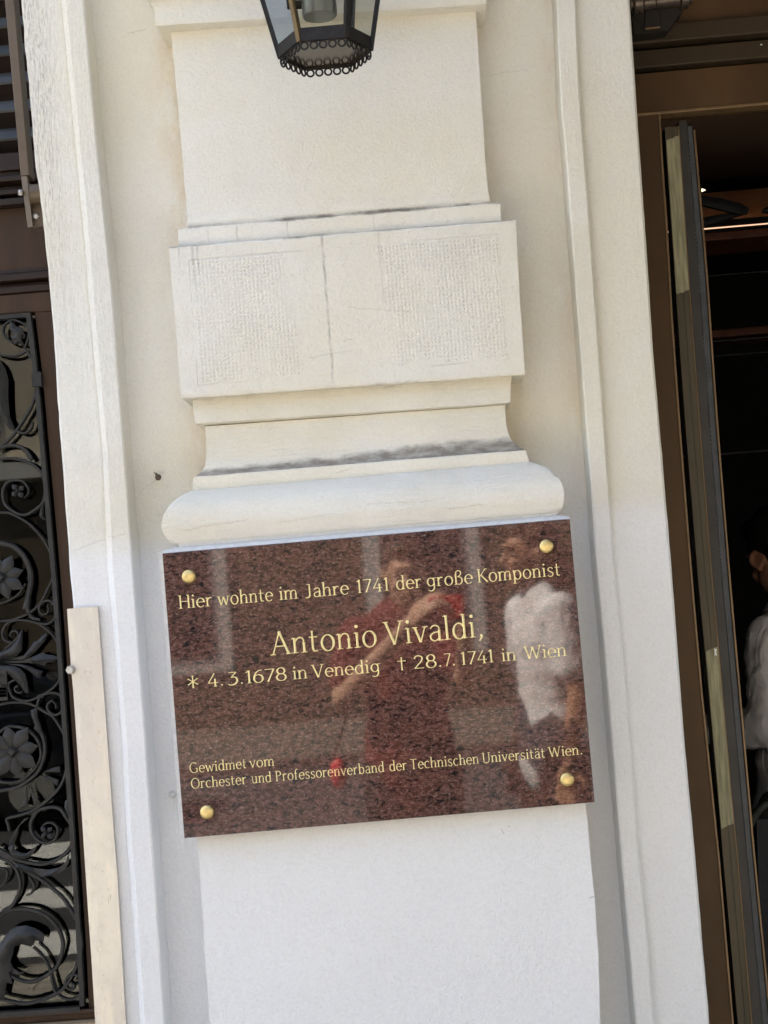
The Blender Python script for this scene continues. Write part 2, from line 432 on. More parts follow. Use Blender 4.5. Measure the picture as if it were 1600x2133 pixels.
F1 = edge([(1201,0),(1206,150),(1212.5,250),(1221,350),(1229,460),(1268,1000),(1281,1200),(1292.5,1300),(1302,1400),(1313,1533),(1329,1758),(1346,1913),(1363,2133)], YF)
F2 = edge([(1312,0),(1328,240),(1345,480),(1360,720),(1380,950),(1400,1190),(1425.5,1533),(1449,1786),(1478.5,2133)], YBR)
ZT, ZB = 3.05, 0.0
def zrows(a, b, n): return [a+(b-a)*i/n for i in range(n+1)]
def wob(x, z, amp, fr=24): return amp*(mnoise.noise(Vector((x*fr, z*fr, 3.1)))+.6*mnoise.noise(Vector((x*fr*3, z*fr*3, 7.7))))

# ------------------------------------------------------------------ the building
bld = thing("building", "cream plastered building front with a moulded pilaster between two doorways", "building", (0,.3,0))
xz = lambda px, py, Y: unproj(px, py, Y)
crk_l = [(xz(152,1148,YB).x, xz(152,1148,YB).z, xz(222,1122,YB).x, xz(222,1122,YB).z, .5),
         (xz(226,1120,YB).x, xz(226,1120,YB).z, xz(272,1111,YB).x, xz(272,1111,YB).z, .45)]
crk_w = [(xz(285,1030,YR).x, xz(285,1030,YR).z, xz(329,998,YR).x, xz(329,998,YR).z, .45),
         (xz(265,71,YR).x, xz(265,71,YR).z, xz(305,60,YR).x, xz(305,60,YR).z, .55),
         (xz(1010,160,YR).x, xz(1010,160,YR).z, xz(1100,143,YR).x, xz(1100,143,YR).z, .35)]
M_JAMB = plaster("jamb plaster", .55, None, (), crk_l)
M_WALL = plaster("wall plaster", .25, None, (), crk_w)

def section_strip(name, cols, mat, parent, rough=None, stain_tone=None, n=150):
    """cols: functions z -> (x, y); one vertical moulding lofted over z"""
    mb = MB(); zs = zrows(ZB, ZT, n); k = len(cols); ar = []; stn = []
    for z in zs:
        for j, c in enumerate(cols):
            x, y = c(z); mb.v.append((x+wob(j*3.3+x, z, .0006), y+wob(x+5, z, .0005), z))
            ar.append(rough(j, z) if rough else 0.0); stn.append(stain_tone(j, z) if stain_tone else 0.0)
    for i in range(n):
        for j in range(k-1):
            mb.f.append((i*k+j, i*k+j+1, (i+1)*k+j+1, (i+1)*k+j))
    return mb.build(name, mat, parent, 25, attrs={"rough": ar, "stain_tone": stn})
def lerp(f, g, t): return lambda z: f(z)+(g(z)-f(z))*t
zt_r = xz(100, 560, YB).z
def rl(j, z):
    if j in (1,2,3,4): return max(.0, min(1, (z-zt_r+.25)/.55))*(1.0 if j < 4 else .35)
    return .25*max(0, min(1, (z-ZP)/.3))
chip = lambda z: .0022*max(0, mnoise.noise(Vector((z*33, 1.7, 0))))*(1 if z > ZP else .25)
colsL = [lambda z: (E0(z), .62), lambda z: (E0(z)-.0005+chip(z), YB+.004), lambda z: (E0(z)+.0035+chip(z), YB),
         lambda z: (lerp(E0,E1,.30)(z), YB-.0008), lambda z: (lerp(E0,E1,.62)(z), YB), lambda z: (E1(z)-.008, YB),
         lambda z: (E1(z)-.004, YB-.0002), lambda z: (E1(z)-.0006, YB+.0012), lambda z: (E1(z)+.0014, YF+.0050), lambda z: (E1(z)+.0105, YF),
         lambda z: (lerp(E1,E2,.55)(z), YF), lambda z: (E2(z)-.003, YF+.0002), lambda z: (E2(z)-.0002, YF+.003), lambda z: (E2(z)+.0008, YR+.004)]
section_strip("door_surround", colsL, M_JAMB, bld, rl, lambda j, z: .14*rl(j, z) if j < 5 else 0)
colsR = [lambda z: (F0(z)-.0008, YR+.004), lambda z: (F0(z)+.0002, YF+.003), lambda z: (F0(z)+.003, YF), lambda z: (lerp(F0,F1,.5)(z), YF-.0003),
         lambda z: (F1(z)-.0035, YF), lambda z: (F1(z), YF+.0035), lambda z: (F1(z)+.0006, YBR+.001), lambda z: (F1(z)+.004, YBR+.0015),
         lambda z: (lerp(F1,F2,.5)(z), YBR), lambda z: (F2(z)-.004, YBR), lambda z: (F2(z), YBR+.004), lambda z: (F2(z), .62)]
section_strip("door_surround", colsR, M_JAMB, bld, lambda j, z: .07*max(0, min(1, (z-ZP)/.25)))
# recessed wall between the surrounds
mb = MB(); nz, nx = 170, 70; stn = []; wrm = []; rgh = []
xpl = edge([(357,70),(391,467)], .1)
for i in range(nz+1):
    z = ZB+(ZT-ZB)*i/nz; a, b = E2(z)-.002, F0(z)+.002
    for j in range(nx+1):
        x = a+(b-a)*j/nx
        mb.v.append((x, YR+wob(x, z, .0016, 9), z))
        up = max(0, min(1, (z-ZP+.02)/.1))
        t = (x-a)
        s = .09*math.exp(-((t-.045)/.030)**2)*up*(.75+.5*mnoise.noise(Vector((x*5, z*2.2, 2)))) + .22*math.exp(-(t/.012)**2)*up*.6  # darker vertical band near the left edge, plus a narrow one along it
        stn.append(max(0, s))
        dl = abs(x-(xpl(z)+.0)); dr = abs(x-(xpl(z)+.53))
        w = max(math.exp(-(dl/.05)**2), .55*math.exp(-(dr/.05)**2), .6*math.exp(-((b-x)/.03)**2))*up  # ochre along pilaster sides and right fillet: part stain, part painted bounce light
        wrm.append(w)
for i in range(nz):
    for j in range(nx):
        q = i*(nx+1)+j; mb.f.append((q, q+1, q+nx+2, q+nx+1))
mb.build("wall", M_WALL, bld, 40, attrs={"stain_tone": stn, "warm": wrm})

# pilaster: lofted rows (left px, right px, stain) with returned sides
PXM = .70/853.0
YS = .099
def yfront(lx, rx): return YS-((rx-lx)/2-316)*PXM
def loft(name, rows, mat, parent, nx=64, smooth=28, sub=None, jit=.0006, cat=False, chipamp=0.0, capb=True, stf=None):
    if cat:
        rows = [tuple(v) for v in catmull([Vector((r[0],r[1],r[2])).to_3d() for r in rows], cat)] if False else rows
    mb = MB(); st = []; k = nx+1+2
    if sub:
        rr = []
        for i in range(len(rows)-1):
            for t in range(sub): 
                q = t/sub; rr.append([a+(b-a)*q for a, b in zip(rows[i], rows[i+1])])
        rr.append(list(rows[-1])); rows = rr
    sv = lambda s, t, z: s*max(0, .55+.75*mnoise.noise(Vector((t*5.5, z*9, 1.3)))+.45*mnoise.noise(Vector((t*19, z*9, 4.1)))) if s > .2 else s
    for ri, r in enumerate(rows):
        lx, ly, rx, ry, s, Y = r
        L, Rr = unproj(lx, ly, Y), unproj(rx, ry, Y)
        mb.v.append((L.x, YR+.03, L.z)); st.append(s)
        for j in range(nx+1):
            t = j/nx; P = L.lerp(Rr, t)
            e = 0 if 0 < j < nx else 1
            dz = wob(P.x, P.z*.3+Y*9, jit, 14)+chipamp*max(0, mnoise.noise(Vector((P.x*55, P.z*13, 5)))) 
            mb.v.append((P.x+(wob(3, P.z, jit*1.6, 20) if e else 0), Y+wob(P.x, P.z, jit*.8, 16), P.z+dz)); st.append(stf(ri/(len(rows)-1), t) if stf else sv(s, t, P.z))
        mb.v.append((Rr.x, YR+.03, Rr.z)); st.append(s)
    for i in range(len(rows)-1):
        for j in range(k-1):
            a = i*k+j; mb.f.append((a, a+1, a+k+1, a+k))
    if capb:
        n = len(rows); mb.f.append(tuple(range(k))); mb.f.append(tuple(range((n-1)*k, n*k)))
    return mb.build(name, mat, parent, smooth, attrs={"stain_tone": st})
def RW(lx, ly, rx, ry, s=0.0, Y=None): return (lx, ly, rx, ry, s, yfront(lx, rx) if Y is None else Y)

drip = lambda px, pt, pb, Y, w, s: (xz(px, pt, Y).x, xz(px, pt, Y).z, xz(px, pb, Y).z, w, s)
M_SHAFT = plaster("shaft plaster", .15)
M_CAP = plaster("cap plaster", .2, None, [drip(433,476,512,.082,.0016,.6), drip(493,471,507,.082,.0020,.8), drip(598,464,500,.082,.0020,.85), drip(524,468,500,.082,.0012,.4), drip(778,449,485,.082,.0015,.4)])
Yb = yfront(352, 1074)
c1, c2 = xz(500, 655, Yb), xz(940, 625, Yb); cb = xz(726, 645, Yb)
M_BLOCK = plaster("tooled block plaster", .1, (.0068, [(c1.x, c1.z, .088, .118), (c2.x, c2.z, .112, .122)], (cb.x, cb.z, .275, .112)),
    [drip(670,486,805,Yb,.0030,.85), drip(400,512,600,Yb,.0030,.6), drip(410,512,575,Yb,.0024,.75), drip(452,512,545,Yb,.0016,.6), drip(372,517,560,Yb,.0022,.45), drip(788,480,640,Yb,.0026,.35), drip(524,508,540,Yb,.0014,.35)],
    [(xz(715,712,Yb).x, xz(715,712,Yb).z, xz(735,706,Yb).x, xz(735,706,Yb).z, .6), (xz(640,760,Yb).x, xz(640,745,Yb).z, xz(740,730,Yb).x, xz(740,730,Yb).z, .35), (xz(720,640,Yb).x, xz(720,640,Yb).z, xz(860,652,Yb).x, xz(860,650,Yb).z, .3)])
ck_ = lambda a, b, c, d, Y, s: (xz(a,b,Y).x, xz(a,b,Y).z, xz(c,d,Y).x, xz(c,d,Y).z, s)
M_BASE = plaster("base moulding plaster", 0, None, (), [ck_(372,1106,520,1082,.013,.45), ck_(760,1050,905,1043,.013,.3), ck_(560,1092,700,1070,.013,.25), ck_(700,985,735,975,.075,.6), ck_(930,1062,1010,1050,.013,.4)], 2.4)
# capital at the top of the picture, upper shaft (the pilaster body)
shaft = loft("pilaster", [RW(352,20,988,-25,0,YS), RW(355,66,991,22,0,YS), RW(357,76,992,36,0,YS), RW(368.5,197,999,155,0,YS), RW(374,255,1003,215,0,YS), RW(380,323,1008,285,0,YS),
    RW(386,400,1012.5,358,0,YS), RW(389.6,448,1016,398,.18,YS-.001), RW(391,464,1019,414,.05,YS-.003), RW(392,472,1021,422,.9,YS-.002), RW(392,490,1021,440,.9,YS)], M_SHAFT, bld, sub=4)
loft("capital", [RW(290,-330,1040,-380), RW(292,-160,1036,-208,0,.060), RW(299,-60,1028,-108,0,.060), RW(303,-8,1022,-55,0,.060), RW(307,0,1019,-46,.5,.066), RW(318,10,1013,-38,.25,.071),
    RW(321,20,1011,-25,0,.0725), RW(323,36,1012,-7,0,.0725), RW(325,50,1013.5,6,.08,.0735), RW(327,54,1013.5,9,.18,.0745), RW(332,57,1010,13,.30,.080), RW(355,69,991,25,.25,YS+.003)], M_SHAFT, shaft, chipamp=.0012)
loft("cap_strip", [RW(372,477,1042,422.5,.95,.083), RW(371.5,481,1043,426,.34,.082), RW(371.5,486,1043,431,.10,.082), RW(372,497,1043.5,442,.03,.082), RW(372,507,1044,452,.05,.082), RW(373,514,1044,459,.5,.082), RW(374,525,1044,468,.6,.086)], M_CAP, shaft, chipamp=.0009)
loft("tooled_block", [RW(354,515,1073,459,.8,Yb+.002), RW(352,518,1074,461.5,.34,Yb), RW(353,525,1074.5,468,.12,Yb), RW(356,565,1077,520,0,Yb), RW(359,599,1080,565,0,Yb), RW(363,645,1083,625,0,Yb), RW(367,692,1087,680,0,Yb), RW(372,760,1091,735,0,Yb), RW(375,810,1093,765,.12,Yb),
    RW(377.5,826,1094,777,.22,Yb), RW(380,830.5,1093.5,780.5,.4,Yb+.0015), RW(400,833,1066,784,.1,.093)], M_BLOCK, shaft, sub=3, nx=90)
rows = [RW(401,830,1067,782,.35,.0905), RW(402,836,1066,790,.3,.0895), RW(403,850,1064,803,.04), RW(404.5,866,1063.5,820,.0), RW(405.5,878,1063,834,0), RW(407,882,1062.5,838.5,.12,.089), RW(424,886,1052,843,.15,.0995)]
loft("fillet_moulding", rows, M_BASE, shaft, sub=2)
# scotia (hollow), fillet and torus under it
lsc = [(426.5,888),(429,912),(430,940),(429,960),(425,974),(417,985),(408,993.5)]
rsc = [(1051.5,844),(1053,868),(1055,888),(1060,907),(1068,920),(1080,930.5),(1094,937)]
L_ = catmull([(a,b,0) for a,b in lsc], 4); R_ = catmull([(a,b,0) for a,b in rsc], 4)
Ys = [.0995,.100,.1005,.0985,.0935,.0865,.0765]; Yc = catmull([(v,0,0) for v in Ys], 4)
rows = []
for i, (l, r, y) in enumerate(zip(L_, R_, Yc)):
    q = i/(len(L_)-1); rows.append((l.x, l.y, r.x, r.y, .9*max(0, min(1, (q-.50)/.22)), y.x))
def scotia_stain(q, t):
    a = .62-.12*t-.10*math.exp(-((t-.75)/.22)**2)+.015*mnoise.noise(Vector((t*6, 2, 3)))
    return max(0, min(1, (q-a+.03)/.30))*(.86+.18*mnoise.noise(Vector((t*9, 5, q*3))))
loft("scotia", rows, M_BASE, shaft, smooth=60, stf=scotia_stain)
loft("base_fillet", [RW(407,993,1095,937,.5,.0765), RW(404,996,1096.5,939,.05,.0748), RW(402.5,1003,1098,946,0,.0745), RW(401,1019,1102,960,0,.0745), RW(401,1024,1103,964,.06,.0755)], M_BASE, shaft, chipamp=.0008)
lt = [(398,1023),(378,1033),(356,1050),(344,1069),(337,1090),(337.5,1103),(344,1119),(356,1131),(373,1141)]
rt = [(1106,962),(1144,974.5),(1162,993),(1172,1010),(1175.5,1028),(1175.5,1040),(1172,1054),(1167,1065),(1161,1076)]
L_ = catmull([(a,b,0) for a,b in lt], 4); R_ = catmull([(a,b,0) for a,b in rt], 4)
Yt = catmull([(v,0,0) for v in (.0740,.0480,.0270,.0165,.0125,.0130,.0175,.0250,.0380)], 4)
loft("torus", [(l.x, l.y, r.x, r.y, .06 if i < 2 else 0, y.x) for i, (l, r, y) in enumerate(zip(L_, R_, Yt))], M_BASE, shaft, smooth=70)
loft("lower_shaft", [RW(371,1120,1158,1055,0,.0285), RW(373,1150,1161,1085,0,.0285), RW(392,1450,1193,1390,0,.0285), RW(413,1760,1222,1695,0,.0285), RW(419.5,1860,1231,1795,0,.0285), RW(426,1960,1241,1900,0,.0285), RW(430,2030,1246,1985,0,.0285), RW(437,2133,1250.5,2133,0,.0285), RW(480,2900,1300,2900,0,.0285)], plaster("fresh shaft paint", .12, None, (), [(xz(1044,1728,.0285).x, xz(1044,1728,.0285).z, xz(1050,1730,.0285).x, xz(1050,1730,.0285).z-.004, 1.5), (xz(1058,1722,.0285).x, xz(1058,1722,.0285).z, xz(1063,1721,.0285).x, xz(1063,1721,.0285).z, 1.0), (xz(1228,1870,.0285).x, xz(1228,1870,.0285).z, xz(1238,1868,.0285).x, xz(1238,1868,.0285).z, 1.2)]), shaft, sub=6, jit=.0009)
# rest of the facade, out of the picture but there: keeps the sun off the wall
M_FAC = plaster("facade plaster", .1)
mb = MB()
mb.box((-16,.16,ZT),(18,.7,9.2)); mb.box((-16,.16,0),(-2.05,.7,ZT)); mb.box((2.75,.16,0),(18,.7,ZT))
mb.box((-16,-.10,9.2),(18,.8,9.5))
mb.build("upper_wall", M_FAC, bld, 0)
mb = MB(); mb.box((-16,.7,0),(-15.6,8,9.2)); mb.box((17.6,.7,0),(18,8,9.2)); mb.box((-16,8,0),(18,8.3,9.2)); mb.box((-16,.7,9.2),(18,8.3,9.5))
mb.build("shell", M_FAC, bld, 0)

# ------------------------------------------------------------------ plaque
plq = thing("plaque", "polished red granite memorial plaque with gilded lettering and four brass studs", "plaque", unproj(790,1715,.0))
cor = [unproj(384,1746,0), unproj(1239,1671,0), unproj(1187,1081,0), unproj(338,1153,0)]
mb = MB(); mb.hexa([cor[0], cor[1], cor[1]+Vector((0,.0275,0)), cor[0]+Vector((0,.0275,0)), cor[3], cor[2], cor[2]+Vector((0,.0275,0)), cor[3]+Vector((0,.0275,0))])
mb.build("slab", M_GRAN, plq, 0, .0012)
mb = MB(); n = 60; vs = []
for i in range(n+1):
    t = i/n; a = unproj(338,1153,0).lerp(unproj(1187,1081,0), t); w = wob(a.x, 1, .0010, 22)
    c = unproj(366+(1166-366)*t, 1143.5+(1076-1143.5)*t, .034)
    vs += [(a.x, .003+w*.4, a.z+.0006), (a.x, .008+w, a.z+.0048+w), (c.x, .026, c.z+.002+w), (a.x, .028, a.z-.002)]
fs = []
for i in range(n):
    for k in range(3): fs.append((i*4+k, (i+1)*4+k, (i+1)*4+k+1, i*4+k+1))
mb.add(vs, fs)
lz0, lz1 = unproj(338,1150,.02), unproj(384,1746,.02)
mb.hexa([lz1+Vector((-.0032,-.012,0)), lz1+Vector((.004,-.012,0)), lz1+Vector((.004,.008,0)), lz1+Vector((-.0032,.008,0)), lz0+Vector((-.0036,-.012,0)), lz0+Vector((.004,-.012,0)), lz0+Vector((.004,.008,0)), lz0+Vector((-.0036,.008,0))])
mb.build("mortar_bead", M_MORTAR, plq, 40)
for (px, py) in ((394,1201),(1138,1138),(432,1691),(1181,1623)):
    mb = MB(); c = unproj(px, py, 0)
    mb.lathe(c+Vector((0,.001,0)), (0,-1,0), [(0,.0095),(.002,.0105),(.0035,.0118),(.0065,.0118),(.0085,.0108),(.0100,.0085),(.0108,.004),(.0109,.0006)], 32)
    mb.build("stud", M_BRASS, plq, 50)

# stroke lettering -------------------------------------------------
TH, tn = .100, .056
def arc(cx, cy, rx, ry, a0, a1, n=14):
    return [(cx+rx*math.cos(R(a0+(a1-a0)*i/n)), cy+ry*math.sin(R(a0+(a1-a0)*i/n))) for i in range(n+1)]
def ellw(cx, cy, rx, ry, a0, a1, n=22):      # pen-modulated: thick at the sides, thin top and bottom
    P = arc(cx, cy, rx, ry, a0, a1, n); Wd = []
    for i in range(n+1):
        a = R(a0+(a1-a0)*i/n-12); Wd.append(tn+(TH-tn)*abs(math.cos(a))**1.3)
    return ('w', P, Wd)
def V(x, y0, y1, w=TH, s0=1, s1=1):
    S = [('w', [(x,y0),(x,y0+.06),(x,(y0+y1)/2),(x,y1-.06),(x,y1)], [w*1.3,w,w*.92,w,w*1.3])]
    if s0: S.append(('w', [(x-.115,y0+.018),(x,y0+.024),(x+.115,y0+.018)], [.03,.055,.03]))
    if s1: S.append(('w', [(x-.115,y1-.035),(x-.02,y1-.005)], [.03,.07]))
    return S
def L(a, b, w, fl=1.25): 
    a2, b2 = Vector(a), Vector(b)
    return ('w', [tuple(a2), tuple(a2.lerp(b2,.12)), tuple(a2.lerp(b2,.5)), tuple(a2.lerp(b2,.88)), tuple(b2)], [w*fl,w,w*.92,w,w*fl])
def Cv(pts, w): return ('c', pts, w)
def Dot(x, y, r=.075): return ('d', (x, y), r)
def sf(x, y): return ('w', [(x-.10,y),(x+.10,y)], [.045,.045])
xh = .66
G = {
'H': (.66, V(.09,0,1)+V(.57,0,1)+[L((.09,.53),(.57,.53),tn,1)]),
'A': (.70, [L((.06,0),(.35,1.02),tn), L((.33,1.0),(.64,0),TH), L((.17,.36),(.52,.36),tn,1), sf(.06,.015), sf(.64,.015)]),
'V': (.68, [L((.06,1),(.35,0),TH), L((.35,0),(.62,1),tn), sf(.06,.985), sf(.62,.985)]),
'W': (.98, [L((.05,1),(.27,0),TH), L((.27,0),(.47,.93),tn), L((.47,.93),(.69,0),TH), L((.69,0),(.92,1),tn), sf(.05,.985), sf(.92,.985)]),
'K': (.62, V(.10,0,1)+[L((.52,1),(.15,.45),tn), L((.22,.55),(.60,0),TH), sf(.52,.985)]),
'J': (.40, [Cv([(.26,1.0),(.26,.55),(.26,.22),(.22,.06),(.12,-.02),(.0,.02)], TH), sf(.20,.985)]),
'G': (.74, [ellw(.38,.5,.34,.51,48,318), L((.64,.06),(.64,.44),TH,1.1), sf(.60,.44)]),
'O': (.76, [ellw(.38,.5,.34,.51,0,360)]),
'P': (.54, V(.10,0,1)+[ellw(.16,.745,.32,.245,90,-90), L((.10,.985),(.2,.985),tn,1), L((.10,.50),(.2,.50),tn,1)]),
'T': (.64, V(.32,0,1,TH,1,0)+[L((.03,.975),(.61,.975),tn,1.6)]),
'U': (.66, V(.10,.28,1,TH,0,1)+[Cv([(.10,.34),(.12,.12),(.22,.0),(.36,-.01),(.50,.08),(.56,.3)], tn*1.25), L((.56,.28),(.56,1),tn*1.2), sf(.56,.985)]),
'1': (.30, V(.17,0,1,TH,1,0)+[L((.03,.84),(.17,.985),tn,1)]),
'2': (.54, [Cv([(.05,.78),(.10,.94),(.24,1.0),(.40,.92),(.44,.74),(.36,.52),(.20,.28),(.04,.04)], TH*.85), L((.04,.035),(.50,.035),tn*1.2,1.2)]),
'3': (.52, [L((.08,.96),(.44,.96),tn,1.3), L((.44,.96),(.20,.60),tn,1), Cv([(.18,.58),(.36,.58),(.46,.44),(.46,.22),(.34,.03),(.16,-.02),(.02,.06)], TH*.9)]),
'4': (.56, [L((.36,1.0),(.03,.27),tn), L((.03,.27),(.54,.27),tn,1.2), L((.39,.58),(.39,-.02),TH), sf(.39,-.005)]),
'6': (.52, [ellw(.27,.30,.22,.31,0,360), Cv([(.46,.95),(.30,.92),(.14,.72),(.05,.44),(.05,.28)], TH*.8)]),
'7': (.50, [L((.03,.96),(.48,.96),tn*1.1,1.3), L((.48,.96),(.16,0),TH*.85)]),
'8': (.54, [ellw(.27,.755,.185,.245,0,360), ellw(.27,.265,.225,.275,0,360)]),
'a': (.46, [Cv([(.06,.54),(.14,.64),(.26,.66),(.36,.58),(.37,.42)], tn*1.2), L((.37,.46),(.37,.0),TH,1.1), Cv([(.37,.38),(.20,.36),(.06,.26),(.06,.10),(.17,.0),(.28,.04),(.37,.14)], tn*1.25), sf(.41,.015)]),
'b': (.52, V(.09,0,1.05,TH,0,1)+[ellw(.27,.33,.20,.33,150,-150)]),
'c': (.46, [ellw(.26,.33,.22,.34,48,312)]),
'd': (.54, [ellw(.25,.33,.20,.34,30,330)]+V(.44,0,1.05)),
'e': (.48, [ellw(.25,.33,.215,.34,0,318), L((.06,.37),(.455,.37),tn,1)]),
'f': (.34, V(.13,0,.82,TH,1,0)+[Cv([(.13,.74),(.15,.93),(.24,1.03),(.36,.98)], tn*1.4), L((.02,.63),(.29,.63),tn,1.2)]),
'g': (.54, [ellw(.25,.36,.20,.30,25,335), Cv([(.44,.66),(.44,.30),(.44,-.05),(.38,-.24),(.24,-.32),(.08,-.26)], TH*.9), sf(.48,.645)]),
'h': (.54, V(.09,0,1.05)+[Cv([(.09,.42),(.18,.60),(.30,.66),(.41,.58),(.43,.40)], tn*1.25)]+V(.43,0,.44,TH,1,0)),
'i': (.22, V(.11,0,.66)+[Dot(.11,.92)]),
'l': (.22, V(.11,0,1.05)),
'm': (.84, V(.09,0,.66)+[Cv([(.09,.42),(.17,.60),(.28,.66),(.39,.58),(.41,.40)], tn*1.25)]+V(.41,0,.44,TH,1,0)+[Cv([(.41,.42),(.49,.60),(.60,.66),(.71,.58),(.73,.40)], tn*1.25)]+V(.73,0,.44,TH,1,0)),
'n': (.54, V(.09,0,.66)+[Cv([(.09,.42),(.18,.60),(.30,.66),(.41,.58),(.43,.40)], tn*1.25)]+V(.43,0,.44,TH,1,0)),
'o': (.52, [ellw(.26,.33,.22,.345,0,360)]),
'p': (.54, V(.09,-.32,.66)+[ellw(.28,.33,.20,.34,150,-150)]),
'r': (.38, V(.09,0,.66)+[Cv([(.09,.40),(.16,.58),(.26,.65),(.36,.61)], tn*1.6)]),
's': (.40, [Cv([(.35,.56),(.26,.66),(.13,.64),(.06,.53),(.10,.41),(.23,.33),(.34,.22),(.34,.09),(.23,-.01),(.10,.01),(.03,.11)], tn*1.4)]),
'ß': (.54, [L((.10,0),(.10,.80),TH,1.1), Cv([(.10,.76),(.13,.94),(.25,1.03),(.38,.97),(.41,.80),(.33,.66),(.20,.58)], tn*1.35), Cv([(.20,.58),(.38,.52),(.47,.34),(.42,.10),(.30,.0),(.18,.03)], TH*.85), sf(.10,.015)]),
't': (.34, [Cv([(.13,.90),(.13,.55),(.13,.18),(.17,.03),(.30,.04)], TH*.9), L((.01,.63),(.31,.63),tn,1.2)]),
'u': (.54, [Cv([(.09,.66),(.09,.25),(.13,.07),(.24,.0),(.36,.07),(.43,.22)], TH*.8)]+V(.43,0,.66)+[sf(.06,.645)]),
'v': (.48, [L((.05,.66),(.24,0),TH), L((.24,0),(.43,.66),tn), sf(.05,.645), sf(.43,.645)]),
'w': (.74, [L((.05,.66),(.21,0),TH), L((.21,0),(.37,.62),tn), L((.37,.62),(.53,0),TH), L((.53,0),(.69,.66),tn), sf(.05,.645), sf(.69,.645)]),
',': (.24, [Cv([(.13,.07),(.13,-.02),(.04,-.16)], .08), Dot(.12,.06,.06)]),
'.': (.22, [Dot(.11,.06,.07)]),
'*': (.56, [L((.28,.02),(.28,.98),tn*1.1,1.7), L((.04,.26),(.52,.74),tn*1.1,1.7), L((.04,.74),(.52,.26),tn*1.1,1.7)]),
'†': (.50, [L((.25,-.02),(.25,1.0),tn*1.3,1.5), L((.03,.70),(.47,.70),tn*1.2,1.5)]),
}
G['ä'] = (.46, G['a'][1]+[Dot(.12,.90,.065), Dot(.32,.90,.065)])
def text_mesh(mb, word, pl, pr, cap, wt=1.0):
    """word fitted between two plaque points on its baseline; cap = cap height in metres"""
    ad = [G[c][0]*cap for c in word]; tot = sum(ad); d = pr-pl; ln = d.length; ex = d.normalized()
    ez = Vector((-ex.z, 0, ex.x)); k = 1.0
    gap = 0.0
    if len(word) > 1: gap = (ln-tot)/(len(word)-1)
    if len(word) == 1 or abs(gap) > .10*cap:
        g0 = max(-.06*cap, min(.10*cap, gap)) if len(word) > 1 else 0
        k = (ln-g0*(len(word)-1))/tot; gap = g0
    x = 0.0
    for c in word:
        for st in G[c][1]:
            if st[0] == 'd':
                cx, cy = st[1]; r = st[2]*cap; o = pl+ex*(x+cx*cap*k)+ez*cy*cap
                n = 12; vs = [o+Vector((0,-.0016,0))]
                for i in range(n): vs.append(o+ex*r*math.cos(2*math.pi*i/n)+ez*r*math.sin(2*math.pi*i/n)+Vector((0,-.0003,0)))
                mb.add(vs, [(0, 1+i, 1+(i+1) % n) for i in range(n)]); continue
            if st[0] == 'c':
                P = [(v.x, v.y) for v in catmull([(a,b,0) for a,b in st[1]], 5)]
                m = len(P); Wd = [st[2]*(.78+.22*math.cos((i/(m-1)-.5)*2*math.pi/2)**2*1.0) for i in range(m)]
                Wd[0] *= 1.3; Wd[-1] *= 1.15
            else: P, Wd = st[1], st[2]
            m = len(P); vs = []; fs = []
            for i in range(m):
                a, b = P[max(i-1,0)], P[min(i+1,m-1)]
                t = Vector((b[0]-a[0], b[1]-a[1])); t = t.normalized() if t.length > 0 else Vector((1,0))
                nv = Vector((-t.y, t.x))*Wd[i]*wt/2
                for q, yy in ((1,-.0003),(0,-.0003-.48*Wd[i]*cap),(-1,-.0003)):
                    gx, gy = P[i][0]+nv.x*q, P[i][1]+nv.y*q
                    v = pl+ex*(x+gx*cap*k)+ez*gy*cap; vs.append(v+Vector((0,yy,0)))
            for i in range(m-1):
                fs += [(i*3,i*3+1,i*3+4,i*3+3),(i*3+1,i*3+2,i*3+5,i*3+4)]
            mb.add(vs, fs)
        x += G[c][0]*cap*k+gap
LINES = [
 ("Hier wohnte im Jahre 1741 der große Komponist", (376,1268), (1167,1198.5), 27.5, [(374,443),(455,569),(583,621),(637,727),(744,811),(826,879),(890,985),(996,1168)]),
 ("Antonio Vivaldi,", (567,1365), (996,1327), 48, [(566,786),(803,1010)]),
 ("* 4. 3. 1678 in Venedig † 28. 7. 1741 in Wien", (452,1429), (1181,1366), 26.5, [(391,415),(434,467),(475,509),(513,598),(611,641),(651,792),(828,848),(863,922),(926,949),(961,1029),(1046,1076),(1094,1181)]),
 ("Gewidmet vom", (400,1610), (571,1594.7), 20.5, [(396,514),(521,572)]),
 ("Orchester und Professorenverband der Technischen Universität Wien.", (408,1642), (1213,1571), 20.5, [(399,514),(525,566),(575,801),(812,848),(855,998),(1006,1136),(1144,1214)]),
]
for txt, b0, b1, cap, spans in LINES:
    mb = MB(); sl = (b1[1]-b0[1])/(b1[0]-b0[0])
    for w, (xa, xb) in zip(txt.split(), spans):
        ya, yb = b0[1]+sl*(xa-b0[0]), b0[1]+sl*(xb-b0[0])
        text_mesh(mb, w, unproj(xa, ya, 0), unproj(xb, yb, 0), cap*PXM, .90 if cap > 40 else .96)
    o = mb.build("inscription", M_GOLD, plq, 0)
    o['label'] = "gilded line of lettering reading " + txt if len(txt) < 30 else "gilded line of lettering beginning " + " ".join(txt.split()[:4])

